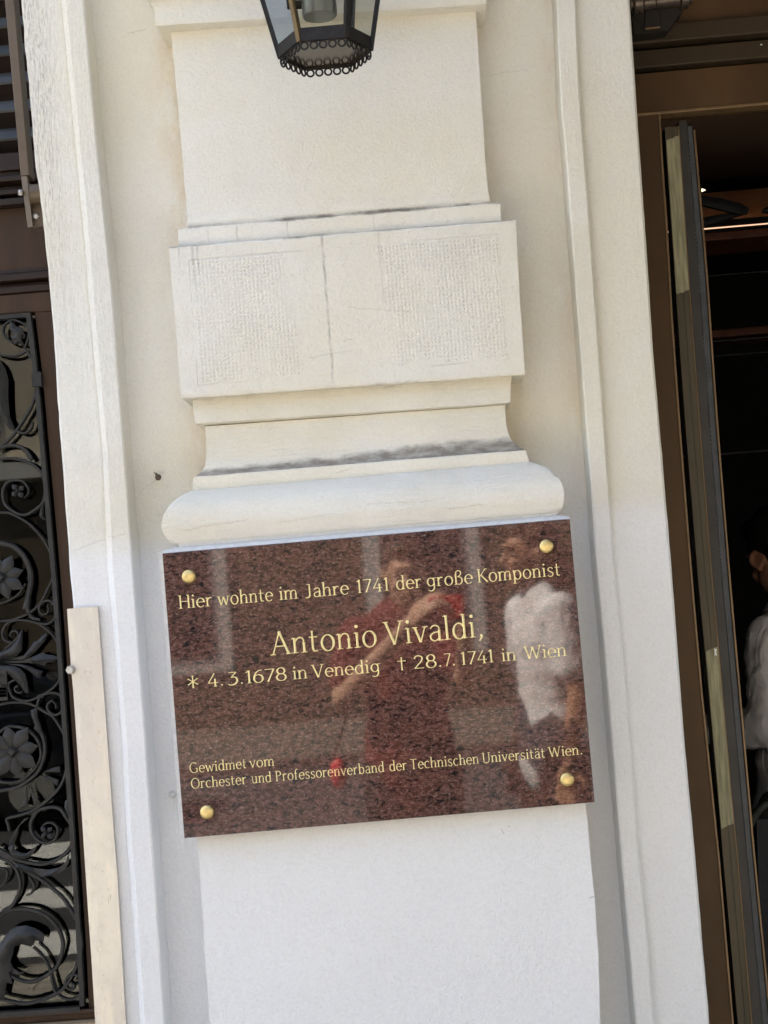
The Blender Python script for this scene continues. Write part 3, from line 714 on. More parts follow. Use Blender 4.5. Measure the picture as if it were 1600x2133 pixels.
# ------------------------------------------------------------------ metal strip, small fixings on the wall
ms = thing("metal_strip", "pale scratched metal guard strip fixed to the doorway edge left of the plaque", "metal strip", unproj(230,2120,YB))
SL = edge([(139,1267),(146,1376),(152,1440),(163,1600),(170,1700),(181.6,1880),(190,2000),(198,2133)], YB-.010)
SR = edge([(204,1264),(219,1473),(228,1600),(238,1741),(245,1825),(254.6,1994),(263,2133)], YB-.010)
zt = unproj(170,1266,YB-.01).z; zb = .1; mb = MB(); n = 40
for i in range(n+1):
    z = zb+(zt-zb)*i/n; w = wob(1, z, .0004, 6)
    tl = 0.0004
    for (xx, yy) in ((SL(z), YB-.0015), (SL(z)+.0006, YB-.010+w), (SL(z)*.5+SR(z)*.5, YB-.0112+w), (SR(z)-.0006, YB-.010+w), (SR(z), YB-.0015)):
        mb.v.append((xx, yy, z+(xx-SL(z))*.01))
for i in range(n):
    for j in range(4): mb.f.append((i*5+j, i*5+j+1, i*5+j+6, i*5+j+5))
mb.f.append((n*5,n*5+1,n*5+2,n*5+3,n*5+4)); mb.f.append((0,1,2,3,4))
mb.build("plate", M_STRIP, ms, 30)
mb = MB(); c = unproj(150,1395,YB-.012)
mb.lathe(c+Vector((.0,.004,0)), (-.25,-1,0), [(0,.0075),(.004,.0085),(.004,.0082),(.011,.0080),(.0125,.0068)], 6)
mb.lathe(c+Vector((.002,.008,0)), (-.25,-1,0), [(0,.0095),(.004,.0095)], 24)
mb.build("bolt", M_STEEL, ms, 30)
mb = MB(); c = unproj(329,994,YR-.004)
mb.cyl(c+Vector((0,.02,0)), c+Vector((0,-.012,0)), .0028, .0024, 10); mb.torus(c+Vector((0,-.013,.002)), (1,.4,0), .0042, .0014, 16, 6)
mb.cyl(c+Vector((0,-.012,.002)), c+Vector((-.004,-.014,.009)), .0012, .0008, 8); mb.lathe(c+Vector((0,.004,0)), (0,-1,0), [(0,.0060),(.003,.0052),(.005,.003)], 12)
o = mb.build("wall_hook", simple("rusty grey screw", (.16,.12,.09), .7, .4), None, 40); tag(o, "small rusty screw eye in the cream wall left of the rounded moulding", "screw eye")
mb = MB(); c = unproj(360,1655,YR-.003)
mb.lathe(c+Vector((0,.006,0)), (-.1,-1,.05), [(0,.0075),(.003,.0075),(.003,.0056),(.012,.0054),(.0135,.0042)], 6)
o = mb.build("painted_bolt", M_MORTAR, None, 30); tag(o, "white painted bolt head on the wall beside the plaque's lower left edge", "bolt")

# ------------------------------------------------------------------ lantern
YL = -.20
cL, cR_ = unproj(583,117,YL), unproj(773,109,YL); lc = (cL+cR_)/2; rb = (cR_-cL).length/2
lan = thing("lantern", "black iron hexagonal wall lantern with glass panes and a hanging ring trim", "lantern", lc)
SLP = .215; HL = .36
def hexp(r, z, k): 
    a = R(60*k); return Vector((lc.x+r*math.cos(a), lc.y+r*math.sin(a), lc.z+z))
rt_ = rb+SLP*HL
for k in range(6):
    mb = MB(); a, b = hexp(rb, .0, k), hexp(rt_, HL, k); mb.bar(a, b, .0075, .0075, (a-lc)+Vector((0,0,.0)))
    mb.build("post", M_IRON if k not in (4,) else simple('golden brown post', (.12,.080,.032), .4, .4, .5, .2), lan, 30, .0008)  # front left post is golden brown, the others black
for nm_, z0, h, w in (("lower_rail",.0105,.021,.005),("upper_rail",HL-.01,.02,.006)):
    mb = MB()
    for k in range(6):
        a, b = hexp(rb+SLP*z0-.001, z0, k), hexp(rb+SLP*z0-.001, z0, k+1); mb.bar(a, b, w, h)
    mb.build(nm_, M_IRON, lan, 30)
for k in range(6):
    mb = MB(); a, b, c, d = hexp(rb-.003+SLP*.018, .018, k), hexp(rb-.003+SLP*.018, .018, k+1), hexp(rt_-.003, HL-.01, k+1), hexp(rt_-.003, HL-.01, k)
    mb.add([a,b,c,d], [(0,1,2,3)]); mb.build("pane", M_GLASSL, lan, 0)
mb = MB(); vs = [hexp(rb-.002, .002, k) for k in range(6)]+[hexp(rb-.002, .005, k) for k in range(6)]
mb.add(vs, [tuple(range(5,-1,-1)), tuple(range(6,12))]+[(k,(k+1)%6,6+(k+1)%6,6+k) for k in range(6)])
mb.build("bottom_plate", simple("dull brown lantern plate", (.085,.070,.052), .16, .6, .5, .15, 30, .0002), lan, 0)
mb = MB(); el = rb
for k in range(6):
    a, b = hexp(rb, 0, k), hexp(rb, 0, k+1); t = (b-a).normalized(); nm = Vector((t.y, -t.x, 0))
    for i in range(5):
        c = a.lerp(b, (i+.5)/5); mb.torus(c+Vector((0,0,-.0066)), nm, .0056, .0016, 18, 6)
    mb.bar(a, b, .003, .003)
mb.build("ring_trim", M_IRON, lan, 60)
mb = MB(); mb.lathe(lc+Vector((-.004,0,.062)), (0,0,1), [(0,.027),(.002,.0285),(.05,.0285),(.052,.024),(.09,.022),(.25,.02)], 32)
mb.build("lamp_socket", M_SOCK, lan, 40)
mb = MB(); mb.cyl(lc+Vector((-.05,0.0,.085)), lc+Vector((-.03,0,.085)), .007, None, 16); mb.cyl(lc+Vector((-.052,0,.08)), lc+Vector((-.052,0,.30)), .004, None, 10)
mb.build("wiring", M_IRON, lan, 40)
mb = MB(); prof = [(HL,rt_+.012),(HL+.01,rt_+.012),(HL+.09,.07),(HL+.10,.06),(HL+.15,.055),(HL+.17,.03),(HL+.19,.012),(HL+.21,.004)]
mb.lathe(lc, (0,0,1), prof, 6); mb.build("roof", M_IRON, lan, 20)
mb = MB(); pth = catmull([lc+Vector((0,0,HL+.19)), lc+Vector((0,.02,HL+.27)), lc+Vector((0,.12,HL+.32)), lc+Vector((0,.24,HL+.28)), Vector((lc.x,.11,lc.z+HL+.12))], 8)
for i in range(len(pth)-1): mb.cyl(pth[i], pth[i+1], .011, .011, 12)
mb.box((lc.x-.035,.088,lc.z+HL+.02),(lc.x+.035,.101,lc.z+HL+.24)); mb.build("wall_bracket", M_IRON, lan, 40)

# ------------------------------------------------------------------ left: awning arm, louvre, door
YA = .17
arm = thing("awning_support", "taupe painted awning support bar with pivot bracket at the left doorway", "awning arm", unproj(70,465,YA))
AL = edge([(10,0),(28,213),(36,290),(43,364)], YA); AR = edge([(29,0),(47,213),(55,300),(61,366)], YA)
z1, z0 = 2.9, unproj(45,366,YA).z
mb = MB(); mb.hexa([(AL(z0),YA,z0),(AR(z0),YA,z0),(AR(z0),YA+.042,z0),(AL(z0),YA+.042,z0),(AL(z1),YA,z1),(AR(z1),YA,z1),(AR(z1),YA+.042,z1),(AL(z1),YA+.042,z1)])
mb.build("bar", M_ARM, arm, 30, .0012)
P = lambda px, py, Y: unproj(px, py, Y)
mb = MB(); zb = P(55,472,YA).z; za = z0-.0006
a0, a1, b0, b1 = P(43,368,YA).x, P(66,368,YA).x, P(54,472,YA).x, P(100,466,YA).x
mb.hexa([(b0,YA+.012,zb),(b0+.012,YA+.004,zb),(b0+.012,YA+.016,zb),(b0,YA+.024,zb),(a0,YA+.002,za),(a0+.012,YA,za),(a0+.012,YA+.012,za),(a0,YA+.014,za)])
mb.hexa([(b0+.010,YA+.018,zb+.001),(b1,YA+.018,zb+.004),(b1,YA+.026,zb+.004),(b0+.010,YA+.026,zb+.001),(a0+.010,YA+.018,za-.012),(a1+.014,YA+.018,za-.012),(a1+.014,YA+.026,za-.012),(a0+.010,YA+.026,za-.012)])
mb.build("bracket", M_ARM, arm, 30, .001)
mb = MB(); c = P(62,405,YA+.005); mb.cyl(c, c+Vector((.06,.004,-.001)), .0185, .0185, 32); mb.torus(c+Vector((.002,0,0)), (1,0,0), .0185, .0016, 32, 6)
mb.build("pivot", M_ARM, arm, 40)
for (px, py, yy, ax) in ((76,452,YA+.018,(0,-1,0)),(45.5,402,YA+.006,(-1,-.6,0))):
    mb = MB(); c = P(px, py, yy); mb.lathe(c, ax, [(0,.0062),(.005,.0060),(.0065,.0045)], 6); mb.build("bolt", M_STEEL, arm, 25)
YD = .30
lv = thing("louvre_panel", "grey slatted louvre panel above the left door", "louvre", (-1.2,YD,2.2))
zl = P(20,352,YD).z
mb = MB(); mb.box((-1.9,YD-.012,zl-.006),(-.45,YD+.05,zl+.028)); mb.box((-1.9,YD+.10,zl),(-.45,YD+.12,ZT)); mb.build("louvre_frame", M_WOODD, lv, 0, .002)
ys = [27,86,142,196,262,330]; mb = MB()
zc = [P(10,v,YD).z for v in ys]; stp = (zc[0]-zc[4])/4
for i in range(13):
    z = zc[4]-stp*.15+i*stp
    if z < zl+.03: continue
    mb.hexa([(-1.9,YD-.005,z-.018),(-.45,YD-.005,z-.018),(-.45,YD+.002,z-.021),(-1.9,YD+.002,z-.021),(-1.9,YD+.030,z+.012),(-.45,YD+.030,z+.012),(-.45,YD+.036,z+.009),(-1.9,YD+.036,z+.009)])
mb.build("slats", M_LOUV, lv, 0)

ld = thing("door", "brown timber door with a black wrought iron scroll grille over dark glass", "door", (-1.2,YD,0))
YG = .285                                   # grille plane
YGL = .312                                  # glass plane
GE = edge([(69,654),(84,775),(98,930),(123,1210),(142.5,1480),(160,1730),(177,2000),(180.5,2083)], YD)
zgt, zgb = P(30,657,YD).z, P(90,2098,YD).z
mb = MB()
n = 30
vs = []
for i in range(n+1):
    z = zgb-.2+(zgt+.03-zgb+.2)*i/n; xe = GE(z)+.004
    vs += [(xe, YD+.04, z), (xe, YD, z), (E0(z)+.06, YD, z)]
mb.add(vs, [(i*3+k, i*3+k+1, i*3+k+4, i*3+k+3) for i in range(n) for k in (0,1)])
mb.build("stile", M_WOOD, ld, 30)
mb = MB(); mb.box((-1.9,YD-.004,zgt+.002),(-.4,YD+.04,P(40,612,YD).z)); mb.build("top_rail", M_WOOD, ld, 0, .003)
mb = MB()
for (ya, yb, dy) in ((611,596,-.008),(595,588,.004),(587,572,-.016),(571,562,-.004)):
    mb.box((-1.9,YD+dy,P(40,ya,YD).z),(-.4,YD+.04,P(40,yb,YD).z-.0006))
for (ya, yb, dy) in ((432,418,-.02),(417,409,.008),(408,396,-.012),(395,384,.006),(383,372,-.02),(371,357,-.004)):
    mb.box((-1.9,YD+dy,P(20,ya,YD).z),(-.4,YD+.04,P(20,yb,YD).z-.0006))
mb.build("mouldings", M_WOODD, ld, 0, .0025)
mb = MB(); mb.box((-1.9,YD+.006,P(40,562,YD).z),(-.4,YD+.03,P(20,433,YD).z)); mb.build("transom_panel", M_WOOD, ld, 0)
zr = P(90,2128,YD).z
mb = MB(); mb.box((-1.9,YD-.006,zr),(-.4,YD+.05,zgb-.010)); mb.box((-1.9,YD-.014,zr+.012),(-.4,YD-.0062,zr+.020)); mb.build("bottom_rail", M_WOOD, ld, 0, .002)
mb = MB(); mb.box((-1.9,YD-.03,zr-.014),(-.4,YD+.05,zr-.0008)); mb.build("sill_strip", simple("worn pale timber", (.30,.22,.13), .6, 0, .3, .3, 30, .001, (.3,2,2)), ld, 0, .001)
mb = MB(); mb.box((-1.9,YD-.01,.0),(-.4,YD+.04,zr-.015)); mb.build("kick_panel", M_WOODD, ld, 0)
mb = MB(); mb.box((-1.9,YGL,zgb-.03),(GE(1.4)+.12,YGL+.006,zgt+.02)); mb.build("glass_pane", M_GLASSD, ld, 0)
# grille frame
gm = MB(); n = 30; vs = []; wbar = .0085
for i in range(n+1):
    z = zgb+(zgt-zgb)*i/n; xe = GE(z)-.002
    vs += [(xe-wbar, YG+.016, z), (xe-wbar, YG, z), (xe, YG, z), (xe, YG+.016, z)]
gm.add(vs, [(i*4+k, i*4+k+1, i*4+k+5, i*4+k+4) for i in range(n) for k in (0,1,2)])
gm.box((-1.9,YG,zgb-.010),(GE(zgb)-.0105,YG+.016,zgb-.001)); gm.box((-1.9,YG,zgt-.008),(GE(zgt)-.0105,YG+.016,zgt))
a = P(80,790,YG); gm.box((a.x-.012,YG-.004,a.z-.014),(a.x+.006,YG+.018,a.z+.014))
grl = gm.build("grille", M_GRILLE, ld, 30)
def scroll(pts, w=5.5, d=.012, taper=True, dy=0.0):
    mb = MB(); mb.sweep(catmull([P(a, b, YG+.006+dy) for a, b in pts], 7), w*.00092, d, taper); mb.build("scroll", M_GRILLE, grl, 40)
def leaf(pts, b=.006, dy=0.0):
    mb = MB(); mb.plate([P(a, c, YG+.002+dy) for a, c in pts], YG+.002+dy, .004, b); mb.build("leaf", M_GRILLE, grl, 40)
def flower(cx, cy, r, n=8, rot=0.0, small=False):
    mb = MB(); c = P(cx, cy, YG-.004); r *= .00092
    for k in range(n):
        a = rot+2*math.pi*k/n; u = Vector((math.cos(a),0,math.sin(a))); v = Vector((-u.z,0,u.x)); pts = []
        rr = r*(1 if k % 2 else .92)
        for t, w in ((.16,.05),(.36,.15),(.54,.215),(.68,.20),(.80,.125),(.91,.05),(1.0,0.0)): pts.append((t*rr, w*rr*(1.5 if small else 1.15)))
        poly = [c+u*t+v*w for t, w in pts]+[c+u*t-v*w for t, w in reversed(pts[:-1])]
        mb.plate(poly, c.y-.0016*(k % 2), .003, .0036 if not small else .003, r*.09)
    s = r*.22; mb.add([c+Vector((s,-.004,0)), c+Vector((0,-.004,s)), c+Vector((-s,-.004,0)), c+Vector((0,-.004,-s)), c+Vector((s*.5,-.010,0)), c+Vector((0,-.010,s*.5)), c+Vector((-s*.5,-.010,0)), c+Vector((0,-.010,-s*.5)),
        c+Vector((s,.003,0)), c+Vector((0,.003,s)), c+Vector((-s,.003,0)), c+Vector((0,.003,-s))],
        [(0,1,5,4),(1,2,6,5),(2,3,7,6),(3,0,4,7),(4,5,6,7),(8,9,1,0),(9,10,2,1),(10,11,3,2),(11,8,0,3)])
    mb.build("flower", M_GRILLE, grl, 40)
scroll([(50,706),(52,699),(46,693),(38,699),(35,715),(20,710),(10,700),(7,686),(13,675),(28,667),(48,674),(59,685),(60,703),(52,727)], 5)
scroll([(55,730),(66,747),(74.5,775),(76.6,802),(70,837),(56,865),(38,893),(21,914),(-3,935)], 6, taper=False)
scroll([(56,731),(35,741),(12,741),(-10,735)], 5.5, taper=False)
leaf([(20,664),(34,680),(46,682),(50,690),(44,706),(52,722),(40,714),(22,704),(30,698),(20,686)], .006)
leaf([(-12,742),(0,752),(10,766),(17,790),(17,830),(20,868),(34,901),(18,893),(4,870),(-12,850)], .012)
scroll([(69,879),(65,893),(52,903),(34,898)], 6)
scroll([(-6,938),(6,932),(21,928),(42,931),(56,941),(67,957)], 9)
scroll([(52,1038),(60,1027),(59,1016),(49,1004),(34,1000),(18,1004),(8,1018),(7,1037),(14,1054),(35,1069),(56,1072),(79,1058),(90,1047),(95,1025),(93,999),(83,980),(63,965),(42,958),(21,955),(-6,957)], 6.5)
flower(37, 1023, 18, 4, .6, True)
leaf([(91,1040),(84,1060),(82,1074),(89,1083),(100,1085),(90,1077),(90,1062)], .003)
scroll([(-6,1067),(8,1068),(21,1069),(42,1079),(63,1093),(84,1115),(100,1139),(108,1160),(111,1187),(110,1205),(101,1225),(85,1256),(63,1276),(42,1286),(20,1292),(-6,1295)], 5.5, taper=False)
flower(3, 1203, 52, 8, .25)
scroll([(84,1291),(67,1286),(57,1265),(59,1240),(64,1215),(62,1187),(49,1158),(28,1139),(0,1131)], 11)
leaf([(56,1236),(50,1255),(47,1269),(58,1272),(62,1250)], .003)
scroll([(-4,1258),(15,1253),(39,1238),(54,1216)], 5, taper=False)
scroll([(99,1261),(102,1267),(100,1276),(91,1280),(83,1273),(83,1262),(91,1253),(105,1252),(115,1263),(118,1279),(112,1291),(98,1300),(78,1297)], 5.5)
scroll([(27,1339),(11,1334),(6,1322),(8,1310),(18,1297),(39,1292),(63,1294),(84,1301),(105,1317),(120,1338),(125,1366),(126,1397),(123,1419),(105,1438),(84,1450),(63,1459),(46,1459),(28,1452),(20,1436),(18,1425),(27,1418),(34,1416)], 5.5, taper=False)
scroll([(25,1327),(22,1322),(27,1315),(35,1315),(39,1324),(31,1335),(11,1352)], 5)
scroll([(48,1440),(42,1443),(34,1440),(32,1433),(38,1428)], 5)
leaf([(-10,1360),(0,1359),(21,1348),(35,1332),(42,1317),(46,1310),(46,1341),(45,1355),(35,1366),(21,1370),(-10,1374)], .008)
leaf([(20,1374),(49,1366),(63,1348),(72,1335),(77,1336),(87,1325),(97,1317),(98,1324),(93,1335),(84,1346),(75,1357),(63,1367),(50,1373)], .005)
leaf([(6,1379),(49,1376),(70,1367),(90,1359),(94,1363),(110,1365),(124,1370),(110,1379),(96,1381),(93,1387),(79,1383),(63,1379),(42,1381)], .006)
leaf([(15,1383),(46,1384),(63,1388),(77,1395),(90,1398),(84,1405),(83,1412),(77,1412),(70,1405),(59,1397),(42,1388)], .005)
leaf([(-10,1386),(28,1387),(42,1393),(52,1404),(56,1419),(59,1443),(52,1443),(42,1428),(31,1417),(14,1402),(-10,1397)], .007)
mb = MB()
for k in range(8):
    a = P(-14,1404+k*7,YG); b = P(14.5+k*.3,1402.5+k*7,YG); mb.bar(a, b, .0055, .014)
mb.build("stem", M_GRILLE, grl, 30, .001)
scroll([(117,1476),(117,1468),(110,1460),(102,1464),(99,1473),(104,1483),(114,1489),(126,1485),(132,1474),(131,1458),(124,1447),(112,1443),(98,1445),(79,1450)], 5.5)
scroll([(-6,1469),(8,1466),(28,1463),(53,1464),(73,1470),(91,1481),(110,1492),(124,1512),(134,1530),(139,1551),(141,1580),(138,1608),(127,1636),(110,1657),(91,1674),(68,1688),(42,1698),(16,1705),(18,1718),(20,1730)], 6, taper=False)
scroll([(92,1452),(84,1452),(77,1474),(75,1495),(80,1516),(90,1535),(94,1558),(90,1584),(79,1608),(59,1626),(35,1640),(0,1647),(-8,1648)], 8)
leaf([(64,1479),(76,1475),(79,1498),(87,1522),(92,1540),(82,1529),(70,1518),(73,1510),(66,1492)], .004)
scroll([(-8,1529),(0,1525),(14,1515),(28,1513),(56,1519),(77,1539),(86,1565),(82,1587),(66,1609),(42,1626),(20,1630),(-8,1627)], 6.5, taper=False)
flower(26, 1566, 60, 8, .15)
for pl_ in ([(83,1615),(104,1619),(122,1624.5),(118,1637),(106,1626)], [(62,1631.5),(69,1653),(84,1672),(72,1679),(66,1657)], [(55,1636),(57,1657),(58,1682),(44,1681),(52,1667)], [(91,1607.6),(112.5,1599),(125,1596),(125,1609)]): leaf(pl_, .002, .004)
scroll([(88,1722),(98,1714),(112,1715),(120,1725),(120,1738),(112,1751),(98,1756),(84,1752),(71,1741),(65,1727),(66,1710),(76,1692),(90,1684),(110,1681),(127,1686),(138,1702),(149,1718),(153,1734),(152,1752),(146,1766),(134,1780),(118,1791),(91,1800),(63,1797),(35,1790),(14,1778),(-8,1766)], 7.5)
flower(97, 1735, 17, 4, .7, True)
leaf([(136,1668),(143,1664),(147,1690),(152,1712),(146,1708),(139,1694),(134,1682)], .003)
leaf([(60,1703),(40,1720),(32,1740),(27,1758),(31,1770),(42,1777),(55,1778),(66,1770),(77,1760),(73,1772),(62,1785),(48,1791),(35,1790),(22,1781),(17,1766),(23,1746),(33,1727),(50,1706)], .004)
leaf([(-8,1764),(8,1774),(35,1797),(68,1808),(102,1812),(124,1807),(137,1795),(142,1780),(144,1796),(134,1812),(114,1825),(84,1826),(60,1821),(30,1806),(8,1787),(-8,1779)], .005)
scroll([(25,1792),(45,1806),(63,1818),(91,1835),(112,1852),(134,1873),(152,1901),(164,1925),(169,1953),(170,1975),(165,1997),(155,2024),(138,2052),(120,2068),(89,2082),(55,2090),(25,2086),(0,2080)], 7, taper=False)
scroll([(56,1864),(66,1860),(72,1844),(62,1826)], 5)
scroll([(-6,1785),(10,1790),(21,1796),(35,1812),(42,1834),(41,1855),(28,1883),(14,1895),(-6,1906)], 7, taper=False)
scroll([(-4,1806),(14,1812),(16,1826),(8,1842),(-4,1848)], 5)
scroll([(-6,1910),(8,1901),(21,1896),(49,1893),(77,1898),(101,1911),(120,1932),(131,1960),(130,1983),(120,2011),(105,2026),(82.5,2040),(62,2045),(41,2041),(22,2031)], 7.5, taper=False)
leaf([(-12,1972),(0,1966),(8,1953),(21,1938),(33,1931),(52,1928),(73,1934),(88,1943),(92,1954),(89,1964),(73,1957),(70,1968),(65,1972),(47,1967),(33,1971),(29,1974),(26,1990),(21,2004),(27.5,2017),(41,2026),(52,2024),(38,2031),(25,2028),(14,2031),(8,2017),(-12,2004)], .012)
leaf([(-12,1980),(14,1984.5),(12,2004),(23,2038),(26,2050.5),(14,2047),(8,2082),(-12,2082)], .006, -.004)
scroll([(70,1972),(85,1986),(96,2001),(106,2024),(110,2045),(117,2066),(137,2080),(158,2079),(171,2066),(174,2045),(164,2032),(148.5,2030),(138,2041),(139,2054),(146,2060),(155,2057),(155,2050.5),(149,2049)], 5.5, taper=False)
leaf([(88,1988),(98,2002),(110,2026),(117,2050),(122,2066),(113,2052),(106,2030)], .002, .005)

# the gate leaf is symmetrical: mirror what lies wholly outside the picture, then the plain meeting leaf
def proj(p):
    d = W2C @ (Vector(p)-CAM); return PW/2-d.x/d.z*FPX, PH/2+d.y/d.z*FPX
xa = P(3,1203,YG).x
for o in list(grl.children)+[bpy.data.objects['stile']]:
    vs_ = [Vector((2*xa-v.co.x, v.co.y, v.co.z)) for v in o.data.vertices]
    if max(proj(v)[0] for v in vs_) > -2 or o.name.startswith('flower'): continue
    me = o.data.copy(); 
    for v, q in zip(me.vertices, vs_): v.co = q
    me.flip_normals(); c = o.copy(); c.data = me; scene.collection.objects.link(c); c.parent = o.parent
mb = MB(); xm = 2*xa-GE(1.4)-.03; mb.box((-1.9,YD+.001,zgb-.009),(xm-.02,YD+.05,zgt+.001)); mb.build("meeting_leaf", M_WOOD, ld, 0, .002)

# dark hall behind the left door
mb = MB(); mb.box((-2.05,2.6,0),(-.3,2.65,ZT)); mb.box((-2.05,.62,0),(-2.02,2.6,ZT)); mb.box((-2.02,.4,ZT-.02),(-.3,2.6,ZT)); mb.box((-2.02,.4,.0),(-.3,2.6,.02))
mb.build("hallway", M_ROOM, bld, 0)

# ------------------------------------------------------------------ right doorway
YJ = .30
fr = thing("door_frame", "bronze brown metal entrance frame with stepped lintel right of the pilaster", "door frame", (1.2,YJ,0))
J1 = edge([(1376,240),(1384,380),(1393,500),(1400,640),(1415.6,860),(1440,1170),(1463.6,1441),(1499,1780),(1529,2133)], YJ)
zop = P(1373,236,YJ).z
def vstrip(mb, fL, fR, y0, y1, za, zb, n=24):
    vs = []
    for i in range(n+1):
        z = za+(zb-za)*i/n; vs += [(fL(z),y1,z),(fL(z),y0,z),(fR(z),y0,z),(fR(z),y1,z)]
    mb.add(vs, [(i*4+k, i*4+k+1, i*4+k+5, i*4+k+4) for i in range(n) for k in range(3)]+[(0,1,2,3),(n*4,n*4+1,n*4+2,n*4+3)])
off = lambda f, d: (lambda z: f(z)+d)
mb = MB(); vstrip(mb, lambda z: F2(z)-.02, off(J1,-.0045), YJ, YJ+.06, 0, zop); mb.build("jamb", M_BRONZE, fr, 30)
mb = MB(); vstrip(mb, off(J1,-.0043), off(J1,-.0005), YJ-.003, YJ+.06, 0, zop-.0005); mb.build("jamb_bead", M_BRLIGHT, fr, 30, .0006)
mb = MB(); vstrip(mb, off(J1,.0003), off(J1,.0045), YJ+.03, YJ+.09, 0, zop); mb.build("jamb_seal", M_DKGREY, fr, 30)
mb = MB()
zz = lambda px, py: P(px, py, YJ).z
mb.box((.30,YJ,zop),(2.75,YJ+.05,zz(1324,154)))
mb.build("lintel", M_BRONZE, fr, 0, .001)
mb = MB(); mb.box((.30,YJ-.004,zop-.0025),(2.75,YJ+.03,zop+.0030)); mb.build("lintel_bead", M_BRLIGHT, fr, 0, .001)
mb = MB(); mb.box((.30,YJ-.018,zz(1324,149)),(2.75,YJ+.05,zz(1324,112))); mb.box((.30,YJ-.036,zz(1324,105)),(2.75,YJ+.05,zz(1330,68)))
mb.box((.30,YJ+.02,zz(1324,156)),(2.75,YJ+.05,zz(1330,66)))
mb.build("lintel_moulding", M_BRONZED, fr, 0, .0025)
mb = MB(); mb.box((.30,YJ-.012,zz(1330,67)),(2.75,YJ+.05,ZT)); mb.build("transom", M_BRONZE, fr, 0)
mb = MB()
for (px, py, r) in ((1449,58,.0028),(1346,80,.0012),(1586,93,.0013)): mb.ell(P(px, py, YJ-.036 if py > 65 else YJ-.014), (r*1.6, r*.8, r), None, 10, 6)
mb.build("paint_specks", M_SCRAP, fr, 60)

dl = thing("door_leaf", "open glass door leaf seen edge on with peeling tape along its edge", "door", (1.3,YJ+.1,0))
T0 = edge([(1385,266),(1408,604),(1426,860),(1453,1190),(1468,1348),(1502,1725),(1506,1780),(1537.5,2133)], YJ+.03)
T1 = edge([(1414,266),(1437,609),(1456,860),(1482,1190),(1497,1352),(1529,1717),(1536,1780),(1566.5,2133)], YJ+.03)
K1 = edge([(1448,268),(1474,560),(1494.5,860),(1521,1190),(1551.5,1535),(1575,1800),(1608,2133)], YJ+.03)
ztp = P(1400,264,YJ+.03).z
YT = YJ+.03
mb = MB(); vstrip(mb, T0, T1, YT, YT+.04, .02, ztp); mb.build("edge_profile", M_DOORB, dl, 30)
mb = MB(); vstrip(mb, lerp(T0,T1,.52), lerp(T0,T1,.56), YT-.0012, YT+.002, .02, ztp); mb.build("edge_groove", M_DKGREY, dl, 30)
mb = MB(); vstrip(mb, off(T1,-.0012), off(T1,.0006), YT-.002, YT+.03, .02, ztp); mb.build("edge_bead", M_BRLIGHT, dl, 30)
mb = MB(); vstrip(mb, off(T1,.0007), lerp(T1,K1,.50), YT-.003, YT+.05, .02, ztp+.010); mb.build("closing_stile", M_DKGREY, dl, 30, .0008)
mb = MB(); vstrip(mb, off(lerp(T1,K1,.50),.0004), off(K1,-.004), YT+.002, YT+.07, .02, ztp); mb.build("gasket", M_SLATE, dl, 30, .002)
mb = MB(); n = 110
for i in range(n):
    z = P(1460,300,YT).z-.9*i/n*1.0; x = lerp(T1,K1,.53)(z)
    if mnoise.noise(Vector((z*9,2,0))) > -.05: mb.ell((x+random.uniform(-.0006,.0006), YT+.0015, z), (.0007,.0006,.0016), None, 6, 4)
tag(mb.build("brush_pile", simple("grey lint", (.25,.25,.24), .9), dl, 60), kind="stuff")
mb = MB(); vstrip(mb, off(K1,-.0038), off(K1,-.0002), YT-.001, YT+.08, .02, ztp-.01); mb.build("glazing_bead", M_BRLIGHT, dl, 30, .0006)
def tape(pa, pb, lab):
    za, zb = P(pb[0], pb[1], YT-.001).z, P(pa[0], pa[1], YT-.001).z; mb = MB(); n = 60; m = 10; vs = []
    for i in range(n+1):
        for j in range(m+1):
            t = j/m; z = za+(zb-za)*i/n; rag = .004*mnoise.noise(Vector((t*4, za*3, 1)))+.007*(t-.5)
            z2 = z+rag*(1 if i in (0,n) else max(0, 1-min(i, n-i)/6)); x = T0(z2)+(T1(z2)-T0(z2))*(.02+.94*t)
            vs.append((x, YT-.0016-.0009*max(0, mnoise.noise(Vector((x*90, z2*14, 4)))), z2))
    mb.add(vs, [(i*(m+1)+j, i*(m+1)+j+1, (i+1)*(m+1)+j+1, (i+1)*(m+1)+j) for i in range(n) for j in range(m)])
    o = mb.build("tape", M_TAPE, dl, 60); o['label'] = lab
tape((1400,288), (1422,609), "upper length of dusty pale masking tape"); tape((1482,1352), (1515,1721), "lower length of dusty pale masking tape")
mb = MB(); mb.plate([P(a,b,YT-.004) for a,b in ((1487,1351),(1493,1352),(1492,1358),(1494,1367),(1491,1364),(1488,1367),(1489,1358))], YT-.004, .0008, .0008); mb.build("paper_scrap", M_SCRAP, dl, 40)

ab = thing("awning_bracket", "dark bronze hinge bracket with horizontal barrel at the top of the right doorway", "bracket", P(1375,40,.22))
YH = .22
mb = MB(); a, b = P(1312,8,YH), P(1441,-6,YH); ax = (b-a)
for t0, t1, r in ((-.01,.055,.0125),(.055,.20,.0205),(.205,.40,.0165),(.405,.80,.0155),(.805,.93,.0205),(.935,1.0,.013)):
    mb.lathe(a+ax*t0, ax, [(0,r*.92),(.0012,r),(ax.length*(t1-t0)-.0012,r),(ax.length*(t1-t0),r*.92)], 28)
mb.build("barrel", simple("polished dark bronze", (.10,.078,.060), .30, .6, .5, .2, 40, .0003), ab, 40)
mb = MB()
pp = [P(a,b,YH) for a, b in ((1318,22),(1426,14),(1392,62),(1322,70))]
mb.plate(pp, YH+.004, .05, .0); mb.plate([P(a,b,YH-.004) for a,b in ((1346,22),(1372,20),(1376,57),(1343,60))], YH-.004, .010, 0)
